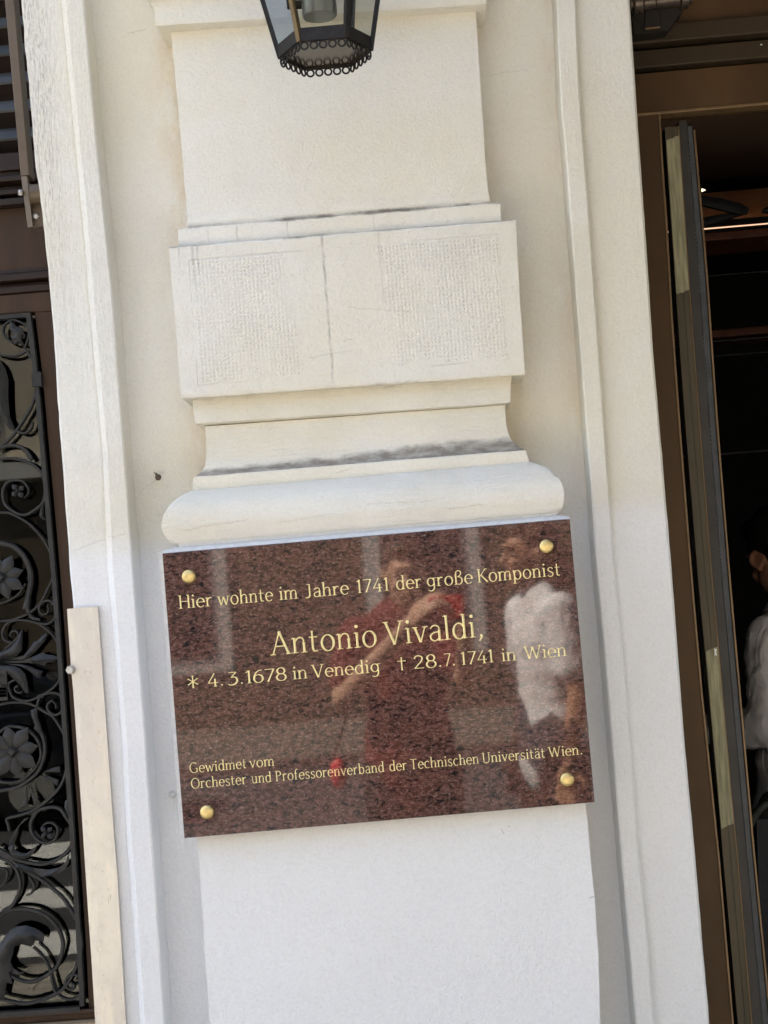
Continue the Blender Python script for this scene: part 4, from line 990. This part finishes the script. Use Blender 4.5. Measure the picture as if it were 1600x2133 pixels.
mb.plate([P(a,b,YH-.006) for a,b in ((1316,20),(1332,19),(1330,29),(1322,32))], YH-.006, .02, .003)
mb.build("bracket_body", simple("blackened bronze", (.020,.016,.012), .55, .1, .25), ab, 20, .0015)
mb = MB(); mb.bar(P(1344,60.5,YH-.006), P(1375,57,YH-.006), .003, .003); mb.build("bracket_lip", M_BRLIGHT, ab, 0)

# interior room seen through the right doorway
room = thing("shop_interior", "unlit dark shop interior behind the open door", "interior", (1.5,1,0))
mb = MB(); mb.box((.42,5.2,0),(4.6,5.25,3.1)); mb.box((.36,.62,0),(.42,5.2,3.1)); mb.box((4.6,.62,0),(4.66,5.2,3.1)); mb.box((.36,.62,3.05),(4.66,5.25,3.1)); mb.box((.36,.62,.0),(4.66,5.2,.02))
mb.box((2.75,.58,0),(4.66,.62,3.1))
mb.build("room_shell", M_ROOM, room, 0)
YI = 2.6
zr_ = lambda py: P(1530, py, YI).z
mb = MB(); mb.box((.45,YI,zr_(497)),(4.5,YI+.25,zr_(480))); mb.build("cove_beam", M_ROOMB, room, 0, .004)
mb = MB(); mb.box((.45,YI+.002,zr_(473)+.001),(4.5,YI+.014,zr_(470))); mb.build("cove_light", M_LED, room, 0)
mb = MB(); mb.box((.45,YI+.016,zr_(462)),(4.5,YI+.030,zr_(458.5))); mb.build("hidden_cove_lamp", emit("cove lamp", (1.0,.62,.36), 3.0), room, 0)
mb = MB(); mb.box((.45,YI+.0,zr_(479.5)),(4.5,YI+.25,zr_(473))); mb.box((.45,YI+.0,zr_(469.5)),(4.5,YI+.004,zr_(456))); mb.build("cove_lip", M_ROOM, room, 0)
mb = MB(); mb.add([(.45,YI+.06,zr_(470)),(4.5,YI+.06,zr_(470)),(4.5,YI+.45,zr_(330)),(.45,YI+.45,zr_(330)),(.45,YI+.07,zr_(470)-.02),(4.5,YI+.07,zr_(470)-.02),(4.5,YI+.47,zr_(330)),(.45,YI+.47,zr_(330))], [(0,1,2,3),(4,5,6,7),(0,1,5,4),(2,3,7,6)]); mb.build("ceiling_cove", M_ROOMT, room, 0)
mb = MB(); mb.box((.45,YI+.3,zr_(672)),(4.5,YI+.5,zr_(655))); mb.build("shelf_edge", M_ROOMB, room, 0, .004)
mb = MB()
for py in (263,272,560,700,731,940): mb.box((.45,YI+.1,zr_(py)),(4.5,YI+.13,zr_(py)+.004))
mb.build("panel_trims", simple("dark grey trim", (.016,.016,.016), .4, .1), room, 0)
mb = MB(); mb.plate([P(a,b,YI-.3) for a,b in ((1462,452),(1468,452),(1530,441),(1550,446),(1468,470),(1462,472))], YI-.3, .02, .004)
mb.plate([P(a,b,YI-.34) for a,b in ((1440,405),(1500,412),(1545,424),(1561,434),(1558,444),(1545,446),(1500,436),(1440,420))], YI-.34, .02, .004)
mb.plate([P(a,b,YI-.34) for a,b in ((1588,436),(1600,430),(1700,425),(1700,440),(1600,442),(1590,441))], YI-.34, .02, .004)
mb.build("ceiling_blades", M_BLACK, room, 30)
o = MB(); o.cyl(P(1462,396,YI-.5), P(1470,396,YI-.5), .0055, .0005, 12); o = o.build("ceiling_lamp", emit("small lit lamp", (1,.78,.5), .45), room, 30)
ch = thing("bar_chair", "dark grey chair with a curved backrest at the bottom right corner", "chair", (1.45,1.2,0))
cc = P(1640,1760,1.15)
mb = MB(); pth = catmull([P(1560,1720,1.15), P(1580,1688,1.13), P(1610,1668,1.12), P(1660,1655,1.12), P(1730,1660,1.15), P(1760,1690,1.18)], 6)
for i in range(len(pth)-1): mb.cyl(pth[i], pth[i+1], .010, .010, 10)
mb.build("backrest_rail", simple("grey green chair rail", (.06,.065,.055), .4), ch, 40)
mb = MB(); b0 = [P(1576,1708,1.15), P(1740,1690,1.15), P(1750,2133,1.15), P(1590,2133,1.15)]; mb.plate(b0, 1.15, .03, .012); mb.build("backrest", simple("dark grey upholstery", (.020,.022,.026), .7), ch, 40)
zs_ = b0[2].z-.02
mb = MB(); mb.box((b0[3].x-.02,1.15,max(.42,zs_-.3)),(b0[2].x,1.6,max(.48,zs_-.24))); mb.build("seat", M_BLACK, ch, 0, .02)
for xx in (b0[3].x+.01, b0[2].x-.03):
    for yy in (1.18, 1.56):
        mb = MB(); mb.cyl((xx,yy,.02),(xx,yy,max(.44,zs_-.28)),.014,.016,12); mb.build("leg", M_BLACK, ch, 30)

# ------------------------------------------------------------------ people
def smooth_remesh(o, vox, it=6):
    r = o.modifiers.new("remesh", 'REMESH'); r.mode = 'VOXEL'; r.voxel_size = vox; r.use_smooth_shade = True
    s = o.modifiers.new("smooth", 'SMOOTH'); s.iterations = it; s.factor = .5
def skinmat(name, col):
    m = NT(name); n = m.noise(m.pos(), 25, 4, .6); c = m.mix(m.ramp(n, .3, .7), tuple(v*.88 for v in col), col)
    m.bsdf(c, .5, 0, .4, m.bump(m.noise(m.pos(), 300, 3), .0004, .4)); return m.m
def cloth(name, col, fold=.010):
    m = NT(name); p = m.pos(); w = m.noise(m.scale(p, (1.3,1.3,.5)), 11, 3, .5, 1.2); n = m.noise(p, 400, 2)
    c = m.mix(m.ramp(n, .3, .7), tuple(v*.9 for v in col), col)
    m.bsdf(c, .8, 0, .2, m.bump(m.add(m.mul(w, 1.0), m.mul(n, .02)), fold, .9)); return m.m
def hand(mb, wrist, dirv, palm_n, curl=.5, s=1.0, side=1):
    d = dirv.normalized(); pn = (palm_n-d*palm_n.dot(d)).normalized(); ac = d.cross(pn)*side
    rot = Matrix((ac, pn, d)).transposed()
    mb.ell(wrist+d*.048*s, (.041*s, .015*s, .052*s), rot, 14, 9)
    for i, (oy, ln) in enumerate(((-.031,.068),(-.010,.076),(.011,.071),(.031,.056))):
        p = wrist+d*.088*s+ac*oy*s; dd = d.copy(); pts = [p]
        for q in range(3):
            an = curl*(.5+.35*q); dd = (dd*math.cos(an)+pn*math.sin(an)).normalized(); p = p+dd*ln*s*(.45,.32,.23)[q]; pts.append(p)
        mb.limb(pts, [.0088*s,.0084*s,.0078*s,.0065*s])
    t0 = wrist+d*.03*s-ac*.034*s; t1 = t0+(d*.6-ac*.55+pn*.45).normalized()*.036*s; t2 = t1+(d*.8-ac*.1+pn*.5).normalized()*.030*s
    mb.limb([wrist+d*.02*s-ac*.02*s, t0, t1, t2], [.014*s,.0115*s,.0098*s,.0075*s])
def person(label, J, skin, hairm, shirtm, trousm, shoe, sleeve='short', hairlong=False, girth=1.0, vox=.008, curl=.6, group=None):
    base = (J['pelvis']).copy(); base.z = 0
    root = thing("person", label, "person", base, group)
    f = J['face'].normalized(); up = J['hup'].normalized(); sd_ = f.cross(up).normalized(); hc = J['head']
    rot = Matrix((sd_, f, up)).transposed(); H = lambda x, y, z: hc+rot@Vector((x, y, z))
    mb = MB()
    mb.ell(H(0,-.012,.020), (.074,.094,.100), rot, 20, 14); mb.ell(H(0,.030,-.050), (.058,.062,.070), rot, 18, 12); mb.ell(H(0,.062,-.098), (.030,.026,.024), rot, 12, 8)
    mb.limb([H(0,.086,.022), H(0,.100,-.012), H(0,.112,-.026)], [.010,.012,.014])             # nose
    mb.ell(H(0,.088,.034), (.045,.014,.010), rot, 12, 8)                                       # brow
    mb.limb([H(-.022,.086,-.062), H(0,.094,-.060), H(.022,.086,-.062)], [.007,.009,.007]); mb.limb([H(-.018,.084,-.072), H(0,.092,-.073), H(.018,.084,-.072)], [.006,.009,.006])
    for q in (-1,1):
        mb.ell(H(q*.034,.072,-.030), (.022,.022,.022), rot, 10, 8)
        er = Matrix.Rotation(q*.45, 3, 'Z')
        mb.torus(H(q*.078,-.014,-.006), rot@Vector((1,-.45*q,0)), .021, .0075, 18, 8, rot@Vector((0,0,1))); mb.ell(H(q*.074,-.010,-.010), (.008,.015,.022), rot, 10, 8); mb.ell(H(q*.077,-.006,-.033), (.007,.009,.010), rot, 8, 6)
    nk = J['neck']; mb.limb([H(0,-.022,-.055), nk, nk-Vector((0,0,.05))], [.054,.055,.062])
    ch, pv = J['chest'], J['pelvis']
    mb.limb([ch, (ch+pv)/2, pv], [.080*girth,.078*girth,.085*girth])
    for q in ('L','R'):
        s_, e_, w_ = J['sh'+q], J['el'+q], J['wr'+q]; mb.limb([ch+Vector((0,0,.06)), s_], [.07,.055])
        mb.limb([s_, s_.lerp(e_,.5), e_, e_.lerp(w_,.35), w_], [.050,.046,.038,.038,.026])
        hd = J.get('hd'+q, (w_-e_)); hand(mb, w_, hd, J.get('pn'+q, Vector((0,1,0))), curl, 1.0, 1 if q == 'L' else -1)
        h_, k_, a_ = J['hp'+q], J['kn'+q], J['an'+q]; mb.limb([pv, h_, h_.lerp(k_,.5), k_, k_.lerp(a_,.3), a_], [.085,.085,.072,.055,.055,.036])
        ff = J['bface']; mb.limb([a_, a_+Vector((0,0,-.05)), a_+ff*.13+Vector((0,0,-.065))], [.036,.036,.026])
    b = mb.build("body", skin, root, 60); smooth_remesh(b, vox)
    for q in (-1,1):
        mb = MB(); mb.ell(H(q*.034,.0815,.004), (.0120,.0105,.0085), rot, 14, 10); mb.build("eye", M_EYE, root, 60)
    mb = MB(); mb.ell(H(0,-.028,.040), (.084,.098,.092), rot, 22, 14); mb.ell(H(0,-.062,-.012), (.074,.062,.078), rot, 18, 12)
    mb.ell(H(0,.040,.092), (.060,.050,.036), rot, 14, 8)
    if hairlong: mb.limb([H(0,-.08,-.03), H(0,-.09,-.12), H(0,-.075,-.20)], [.075,.075,.055])
    h = mb.build("hair", hairm, root, 60); smooth_remesh(h, .006, 3)
    mb = MB(); g = girth
    for z_, rx, ry in ((.11,.145,.085),(.02,.168,.112),(-.10,.155,.112),(-.22,.150,.115),(-.34,.165,.125),(-.44,.17,.13),(-.52,.172,.132)):
        c = ch.lerp(pv, max(0, -z_)/.46) if z_ < 0 else ch+Vector((0,0,z_))
        ff = J['bface']; ss = ff.cross(Vector((0,0,1))); mb.ell(c, (rx*g, ry*g, .145), Matrix((ss, ff, Vector((0,0,1)))).transposed(), 20, 12)
    mb.limb([nk-Vector((0,0,.07)), nk-Vector((0,0,.015))], [.072,.062])
    for q in ('L','R'):
        s_, e_, w_ = J['sh'+q], J['el'+q], J['wr'+q]; mb.limb([ch+Vector((0,0,.075)), s_], [.075,.066])
        if sleeve == 'short': mb.limb([s_, s_.lerp(e_,.68)], [.066,.068])
        else: mb.limb([s_, s_.lerp(e_,.5), e_, e_.lerp(w_,.5), e_.lerp(w_,.93)], [.067,.060,.056,.050,.040])
    o = mb.build("shirt", shirtm, root, 60); smooth_remesh(o, .009, 5 if sleeve == "long" else 22)
    for nm_, sz, stg in (("folds", .075, .020 if sleeve == "long" else .010), ("creases", .03, .007 if sleeve == "long" else .003)):
        tx = bpy.data.textures.new(nm_, 'CLOUDS'); tx.noise_scale = sz; tx.noise_type = 'SOFT_NOISE'; tx.noise_depth = 1
        d = o.modifiers.new(nm_, 'DISPLACE'); d.texture = tx; d.strength = stg; d.mid_level = .42; d.texture_coords = 'GLOBAL'
    mb = MB()
    for q in ('L','R'):
        h_, k_, a_ = J['hp'+q], J['kn'+q], J['an'+q]; mb.limb([pv+Vector((0,0,-.02)), h_, h_.lerp(k_,.5), k_, k_.lerp(a_,.5), a_+Vector((0,0,.0))], [.135*g,.105*g,.092,.072,.066,.058])
    o = mb.build("trousers", trousm, root, 60); smooth_remesh(o, .01, 5)
    for q in ('L','R'):
        a_ = J['an'+q]; ff = J['bface']; mb = MB(); mb.limb([a_+Vector((0,0,-.035))-ff*.03, a_+ff*.05+Vector((0,0,-.045)), a_+ff*.15+Vector((0,0,-.055))], [.045,.043,.034])
        o = mb.build("shoe", shoe, root, 60); smooth_remesh(o, .008, 4)
    return root
def stand(px, py, yw, face, hdist=None):    # joints of a standing figure facing `face`, pelvis over (px,py)
    f = Vector(face).normalized(); l = Vector((0,0,1)).cross(f); o = Vector((px, py, 0)); J = {'bface': f}
    k = yw/1.70
    J['pelvis'] = o+Vector((0,0,.92*k)); J['chest'] = o+Vector((0,0,1.26*k))+f*.005; J['neck'] = o+Vector((0,0,1.44*k))-f*.005
    J['head'] = o+Vector((0,0,1.585*k))+f*.03; J['face'] = f.copy(); J['hup'] = Vector((0,0,1))
    for q, s in (('L',1),('R',-1)):
        J['sh'+q] = o+Vector((0,0,1.385*k))+l*s*.165; J['hp'+q] = o+Vector((0,0,.88*k))+l*s*.085
        J['kn'+q] = o+Vector((0,0,.49*k))+l*s*.095+f*.015; J['an'+q] = o+Vector((0,0,.085))+l*s*.10
        J['el'+q] = J['sh'+q]+Vector((0,0,-.29))+l*s*.045-f*.02; J['wr'+q] = J['el'+q]+Vector((0,0,-.245))+f*.06
    return J, f, l
SK1, SK2, SK3 = skinmat("tan skin", (.42,.22,.13)), skinmat("fair skin", (.55,.33,.22)), skinmat("warm brown skin", (.30,.14,.085))
HAIRD = simple("black hair", (.008,.007,.006), .5, 0, .4, .3, 120, .002, (1,1,.2)); HAIRB = simple("brown hair", (.06,.033,.018), .5, 0, .4, .3, 120, .002, (1,1,.2))
M_EYE = simple('eye', (.12,.10,.09), .15)
SHOE = simple("dark shoe", (.02,.02,.02), .5)
# waiter inside the door
ear = P(1575,1160,1.62)
J, f, l = stand(ear.x+.03, 1.70, 1.67, (-.92,.28,0))
fa = Vector((-.30,.90,-.32)).normalized(); ua = Vector((-.20,.22,.95)); ua = (ua-fa*ua.dot(fa)).normalized(); sa_ = fa.cross(ua)
J['head'] = ear+sa_*.080+fa*.014; J['face'] = fa; J['hup'] = ua
J['neck'] = ear+Vector((.085,.015,-.135)); J['chest'] = P(1655,1420,1.70); J['pelvis'] = P(1668,1800,1.72)
J['shL'] = P(1606,1330,1.60); J['elL'] = P(1600,1515,1.50); J['wrL'] = P(1545,1505,1.62)+Vector((-.10,.12,-.02)); J['hdL'] = Vector((-.8,.5,0)); J['pnL'] = Vector((0,.2,-1))
J['shR'] = P(1660,1330,1.92); J['elR'] = P(1640,1520,1.98); J['wrR'] = P(1560,1520,1.98)
dp = J['pelvis']-Vector((ear.x+.03,1.70,J['pelvis'].z))
for k in ('hpL','hpR','knL','knR','anL','anR'): J[k] = J[k]+Vector((dp.x, dp.y, 0))
person("person in a white shirt with black hair bending forward inside the dark doorway", J, SK3, HAIRD, cloth("white work shirt", (.74,.72,.73), .014), cloth("dark grey apron cloth", (.10,.10,.10)), SHOE, 'long', vox=.0045)
# photographer, seen mirrored in the plaque
hp = refl(842,1196,2.98)
J, f, l = stand(hp.x-.03, -3.02, (hp.z+.115)/.995, (0,1,0))
J['head'] = hp; J['neck'] = hp+Vector((-.01,-.03,-.15)); J['face'] = Vector((.1,1,-.12)); J['hup'] = Vector((0,.1,1))
ph = Vector((.055,-2.668,1.512))
J['wrR'] = ph+Vector((.075,-.09,-.07)); J['elR'] = Vector((hp.x+.19,-2.84,1.24)); J['hdR'] = Vector((-.35,.6,.72)); J['pnR'] = Vector((-.9,.2,.1))
J['wrL'] = ph+Vector((-.115,-.07,-.055)); J['elL'] = Vector((hp.x-.26,-2.92,1.20)); J['hdL'] = Vector((.55,.55,.55)); J['pnL'] = Vector((.8,.2,.3))
person("person in a dark red shirt holding up a red phone, facing the plaque", J, SK2, HAIRB, cloth("dark red shirt", (.16,.030,.024)), cloth("dark jeans", (.03,.028,.03)), SHOE, 'short', curl=.45)
phn = thing("phone", "smartphone in a bright red case held up towards the plaque", "phone", ph)
mb = MB(); mb.box((ph.x-.045,ph.y-.004,ph.z-.05),(ph.x+.075,ph.y+.004,ph.z+.03)); mb.build("case", simple("bright red case", (.90,.035,.025), .4, 0, .5, .05), phn, 0, .003)
mb = MB(); mb.box((ph.x-.042,ph.y-.0048,ph.z-.047),(ph.x+.072,ph.y-.0041,ph.z+.027)); mb.build("screen", M_BLACK, phn, 0)
bc = refl(706,1612,2.88)
bag = thing("handbag", "small bright red handbag hanging at the photographer's side", "handbag", bc)
mb = MB(); mb.ell(bc, (.030,.022,.055), None, 18, 12); mb.build("pouch", simple("glossy red leather", (.80,.03,.05), .3, 0, .5, .05), bag, 60)
mb = MB(); pth = catmull([bc+Vector((-.02,0,.045)), Vector((bc.x*.6+(hp.x-.17)*.4, bc.y-.01, (bc.z+1.40)/2)), Vector((hp.x-.175, -2.99, 1.47))], 8)
for i in range(len(pth)-1): mb.cyl(pth[i], pth[i+1], .005, .005, 8)
mb.build("strap", M_BLACK, bag, 40)
# companion in a white T-shirt, seen mirrored in the plaque
sp = refl(1105,1262,2.95)
J, f, l = stand(sp.x+.04, -3.0, (sp.z+.31)/.995*.995, (-.93,.36,0))
person("person in a white T-shirt with brown hair standing beside the photographer", J, SK1, HAIRB, cloth("white cotton", (.80,.80,.82)), cloth("brown shorts", (.05,.03,.025)), SHOE, 'short', True, .92)

# ------------------------------------------------------------------ street
def ground_mat(name, c1, c2, tile, joint=(.12,.11,.10)):
    m = NT(name); p = m.pos(); n = m.noise(p, 1.2, 5, .6); n2 = m.noise(p, 5, 5, .65)
    c = m.mix(m.ramp(n, .35, .65), c1, c2); c = m.mix(m.mul(m.ramp(n2, .45, .75), .4), c, tuple(v*.6 for v in c1)); h = n2
    if tile:
        br = m.node("ShaderNodeTexBrick"); m.put(br.inputs['Vector'], p); br.inputs['Scale'].default_value = tile
        br.inputs['Color1'].default_value = (1,1,1,1); br.inputs['Color2'].default_value = (.82,.82,.82,1); br.inputs['Mortar'].default_value = (.3,.3,.3,1)
        br.inputs['Mortar Size'].default_value = .012; c = m.mix(1.0, c, br.outputs[0], 'MULTIPLY')
    m.bsdf(c, .8, 0, .3); return m.m
M_ASPH = ground_mat("asphalt", (.045,.045,.047), (.06,.06,.06), 0); M_PAVE = ground_mat("granite paving", (.34,.31,.26), (.40,.37,.31), 2.2)
M_WHITE = ground_mat("pale road stripe", (.70,.69,.65), (.62,.61,.57), 0)
mb = MB(); mb.add([(-200,-220,-.12),(200,-220,-.12),(200,60,-.12),(-200,60,-.12)], [(0,1,2,3)]); tag(mb.build("road", M_ASPH, None, 0), kind="structure")
mb = MB(); mb.box((-60,-3.9,-.3),(60,.9,0)); tag(mb.build("pavement", M_PAVE, None, 0, .01), kind="structure")
mb = MB(); mb.box((-60,-18,-.3),(60,-13.2,0)); tag(mb.build("pavement", ground_mat("dark setts", (.12,.11,.09), (.16,.145,.12), 2.2), None, 0, .01), kind="structure")
mb = MB()
for i, (ya, yb) in enumerate(((-4.6,-5.2),(-5.9,-6.6),(-7.6,-8.6))): mb.add([(-4.6,yb,-.116),(2.4,yb,-.116),(2.4,ya,-.116),(-4.6,ya,-.116)], [(0,1,2,3)])  # pale bands on the road, running parallel to the facade
tag(mb.build("road_stripes", M_WHITE, None, 0), kind="structure")
ob = thing("opposite_building", "pale stuccoed building across the street with rows of dark windows", "building", (0,-18,0))
M_OPP = ground_mat("ochre stucco", (.62,.52,.38), (.68,.60,.47), 0); M_TRIM = ground_mat("pale stucco trim", (.78,.74,.66), (.72,.68,.6), 0)
mb = MB(); mb.box((-24,-26,0),(24,-18,10.5)); mb.build("wall", M_OPP, ob, 0)
mb = MB(); mb.box((-24,-17.985,0),(24,-17.93,3.55)); mb.build("ground_floor", simple("dark stone cladding", (.13,.10,.065), .6, 0, .3, .25, 2), ob, 0)
mb = MB(); mb.box((-24,-17.99,3.6),(24,-17.75,3.9)); mb.box((-24,-17.99,10.2),(24,-17.4,10.7)); mb.build("cornice", M_TRIM, ob, 0)
M_WIN = simple("dark window glass", (.02,.022,.025), .08, 0, .6, .1)
for fl in range(3):
    for k in range(13):
        x = -20.4+k*3.4; z = .9+fl*3.4
        mb = MB(); mb.box((x-.78,-17.995,z-.15),(x+.78,-17.9,z+2.25)); w = mb.build("window", M_TRIM, ob, 0)
        mb = MB(); mb.box((x-.55,-17.9+.001,z+.05),(x+.55,-17.88,z+2.05)); mb.build("pane", M_WIN, w, 0)
print("objects:", len(bpy.data.objects))

# added unseen awning over the right doorway; blocks skylight to darken the right side
added_awning = thing("awning", "added brown fabric awning, out of view, shading the right side of the wall", "awning", (1.6,-.6,2.7))
mb = MB(); n = 12; vs = []
for i in range(n+1):
    t = i/n; y = .14-2.64*t; z = 3.02-.42*t-.06*math.sin(math.pi*t); vs += [(.40,y,z),(5.2,y,z),(5.2,y,z+.004),(.40,y,z+.004)]
mb.add(vs, [(i*4+a, i*4+b, i*4+4+b, i*4+4+a) for i in range(n) for a, b in ((0,1),(1,2),(2,3),(3,0))]+[(0,1,2,3),(n*4,n*4+1,n*4+2,n*4+3)])
mb.add([(.40,-2.505,2.60),(5.2,-2.505,2.60),(5.2,-2.505,2.36),(.40,-2.505,2.36),(.40,-2.5,2.60),(5.2,-2.5,2.60),(5.2,-2.5,2.36),(.40,-2.5,2.36)], [(0,1,2,3),(4,5,6,7),(2,3,7,6),(0,3,7,4),(1,2,6,5)])
mb.build("fabric", cloth("brown awning fabric", (.07,.045,.028), .004), added_awning, 40)
mb = MB(); mb.cyl((.39,-2.505,2.603),(5.21,-2.505,2.603),.022,None,16); mb.build("front_bar", M_BRONZED, added_awning, 40)
for xx in (.50, 5.10):
    mb = MB(); mb.bar((xx,.12,2.72),(xx,-2.49,2.585),.03,.02); mb.build("side_arm", M_BRONZED, added_awning, 30)
# dark car parked across the street, mirrored in the left door's glass
car = thing("parked_car", "black car parked across the street", "car", (-4.6,-10.3,-.12))
CP = simple("black car paint", (.008,.008,.010), .12, 0, .6, .1, 4, .0001, (1,1,1), .8)
def hull(secs, mat, name, bev=.03):
    mb = MB(); k = len(secs[0])
    for q in secs: mb.v += q
    for i in range(len(secs)-1):
        for j in range(k): mb.f.append((i*k+j, i*k+(j+1)%k, (i+1)*k+(j+1)%k, (i+1)*k+j))
    mb.f += [tuple(range(k)), tuple(range((len(secs)-1)*k, len(secs)*k))]
    return mb.build(name, mat, car, 40, bev, None, 3)
cx0, cy0, cz0 = -6.8, -10.3, -.12
def sec(x, w, zl, zh): return [(cx0+x,cy0-w*.95,cz0+zl),(cx0+x,cy0-w,cz0+(zl+zh)*.55),(cx0+x,cy0-w*.93,cz0+zh),(cx0+x,cy0+w*.93,cz0+zh),(cx0+x,cy0+w,cz0+(zl+zh)*.55),(cx0+x,cy0+w*.95,cz0+zl)]
cb = hull([sec(0,.62,.35,.62),sec(.15,.78,.25,.72),sec(.7,.86,.22,.84),sec(1.3,.88,.20,.93),sec(2.4,.89,.20,.95),sec(3.4,.88,.20,.97),sec(4.0,.82,.25,.95),sec(4.3,.70,.35,.85)], CP, "body")
hull([sec(1.25,.78,.90,.94),sec(1.95,.66,.90,1.40),sec(2.6,.65,.90,1.46),sec(3.3,.66,.90,1.42),sec(4.0,.76,.90,.96)], M_WIN, "cabin", .04)
mb = MB(); mb.box((cx0+1.95,cy0-.62,cz0+1.43),(cx0+3.2,cy0+.62,cz0+1.475)); mb.build("roof", CP, car, 0, .02)
for xx in (.85, 3.45):
    for sy in (-1, 1):
        mb = MB(); mb.lathe((cx0+xx,cy0+sy*.80,cz0+.32), (0,sy,0), [(-.10,.27),(-.08,.32),(.08,.32),(.10,.28)], 28); w = mb.build("wheel", M_BLACK, car, 40)
        mb = MB(); mb.lathe((cx0+xx,cy0+sy*.885,cz0+.32), (0,sy,0), [(0,.20),(.02,.19),(.026,.05)], 20); mb.build("rim", M_STEEL, w, 40)
for sy in (-1, 1):
    mb = MB(); mb.ell((cx0+.16,cy0+sy*.62,cz0+.62), (.08,.13,.07), None, 14, 8); mb.build("headlight", M_STEEL, car, 60)
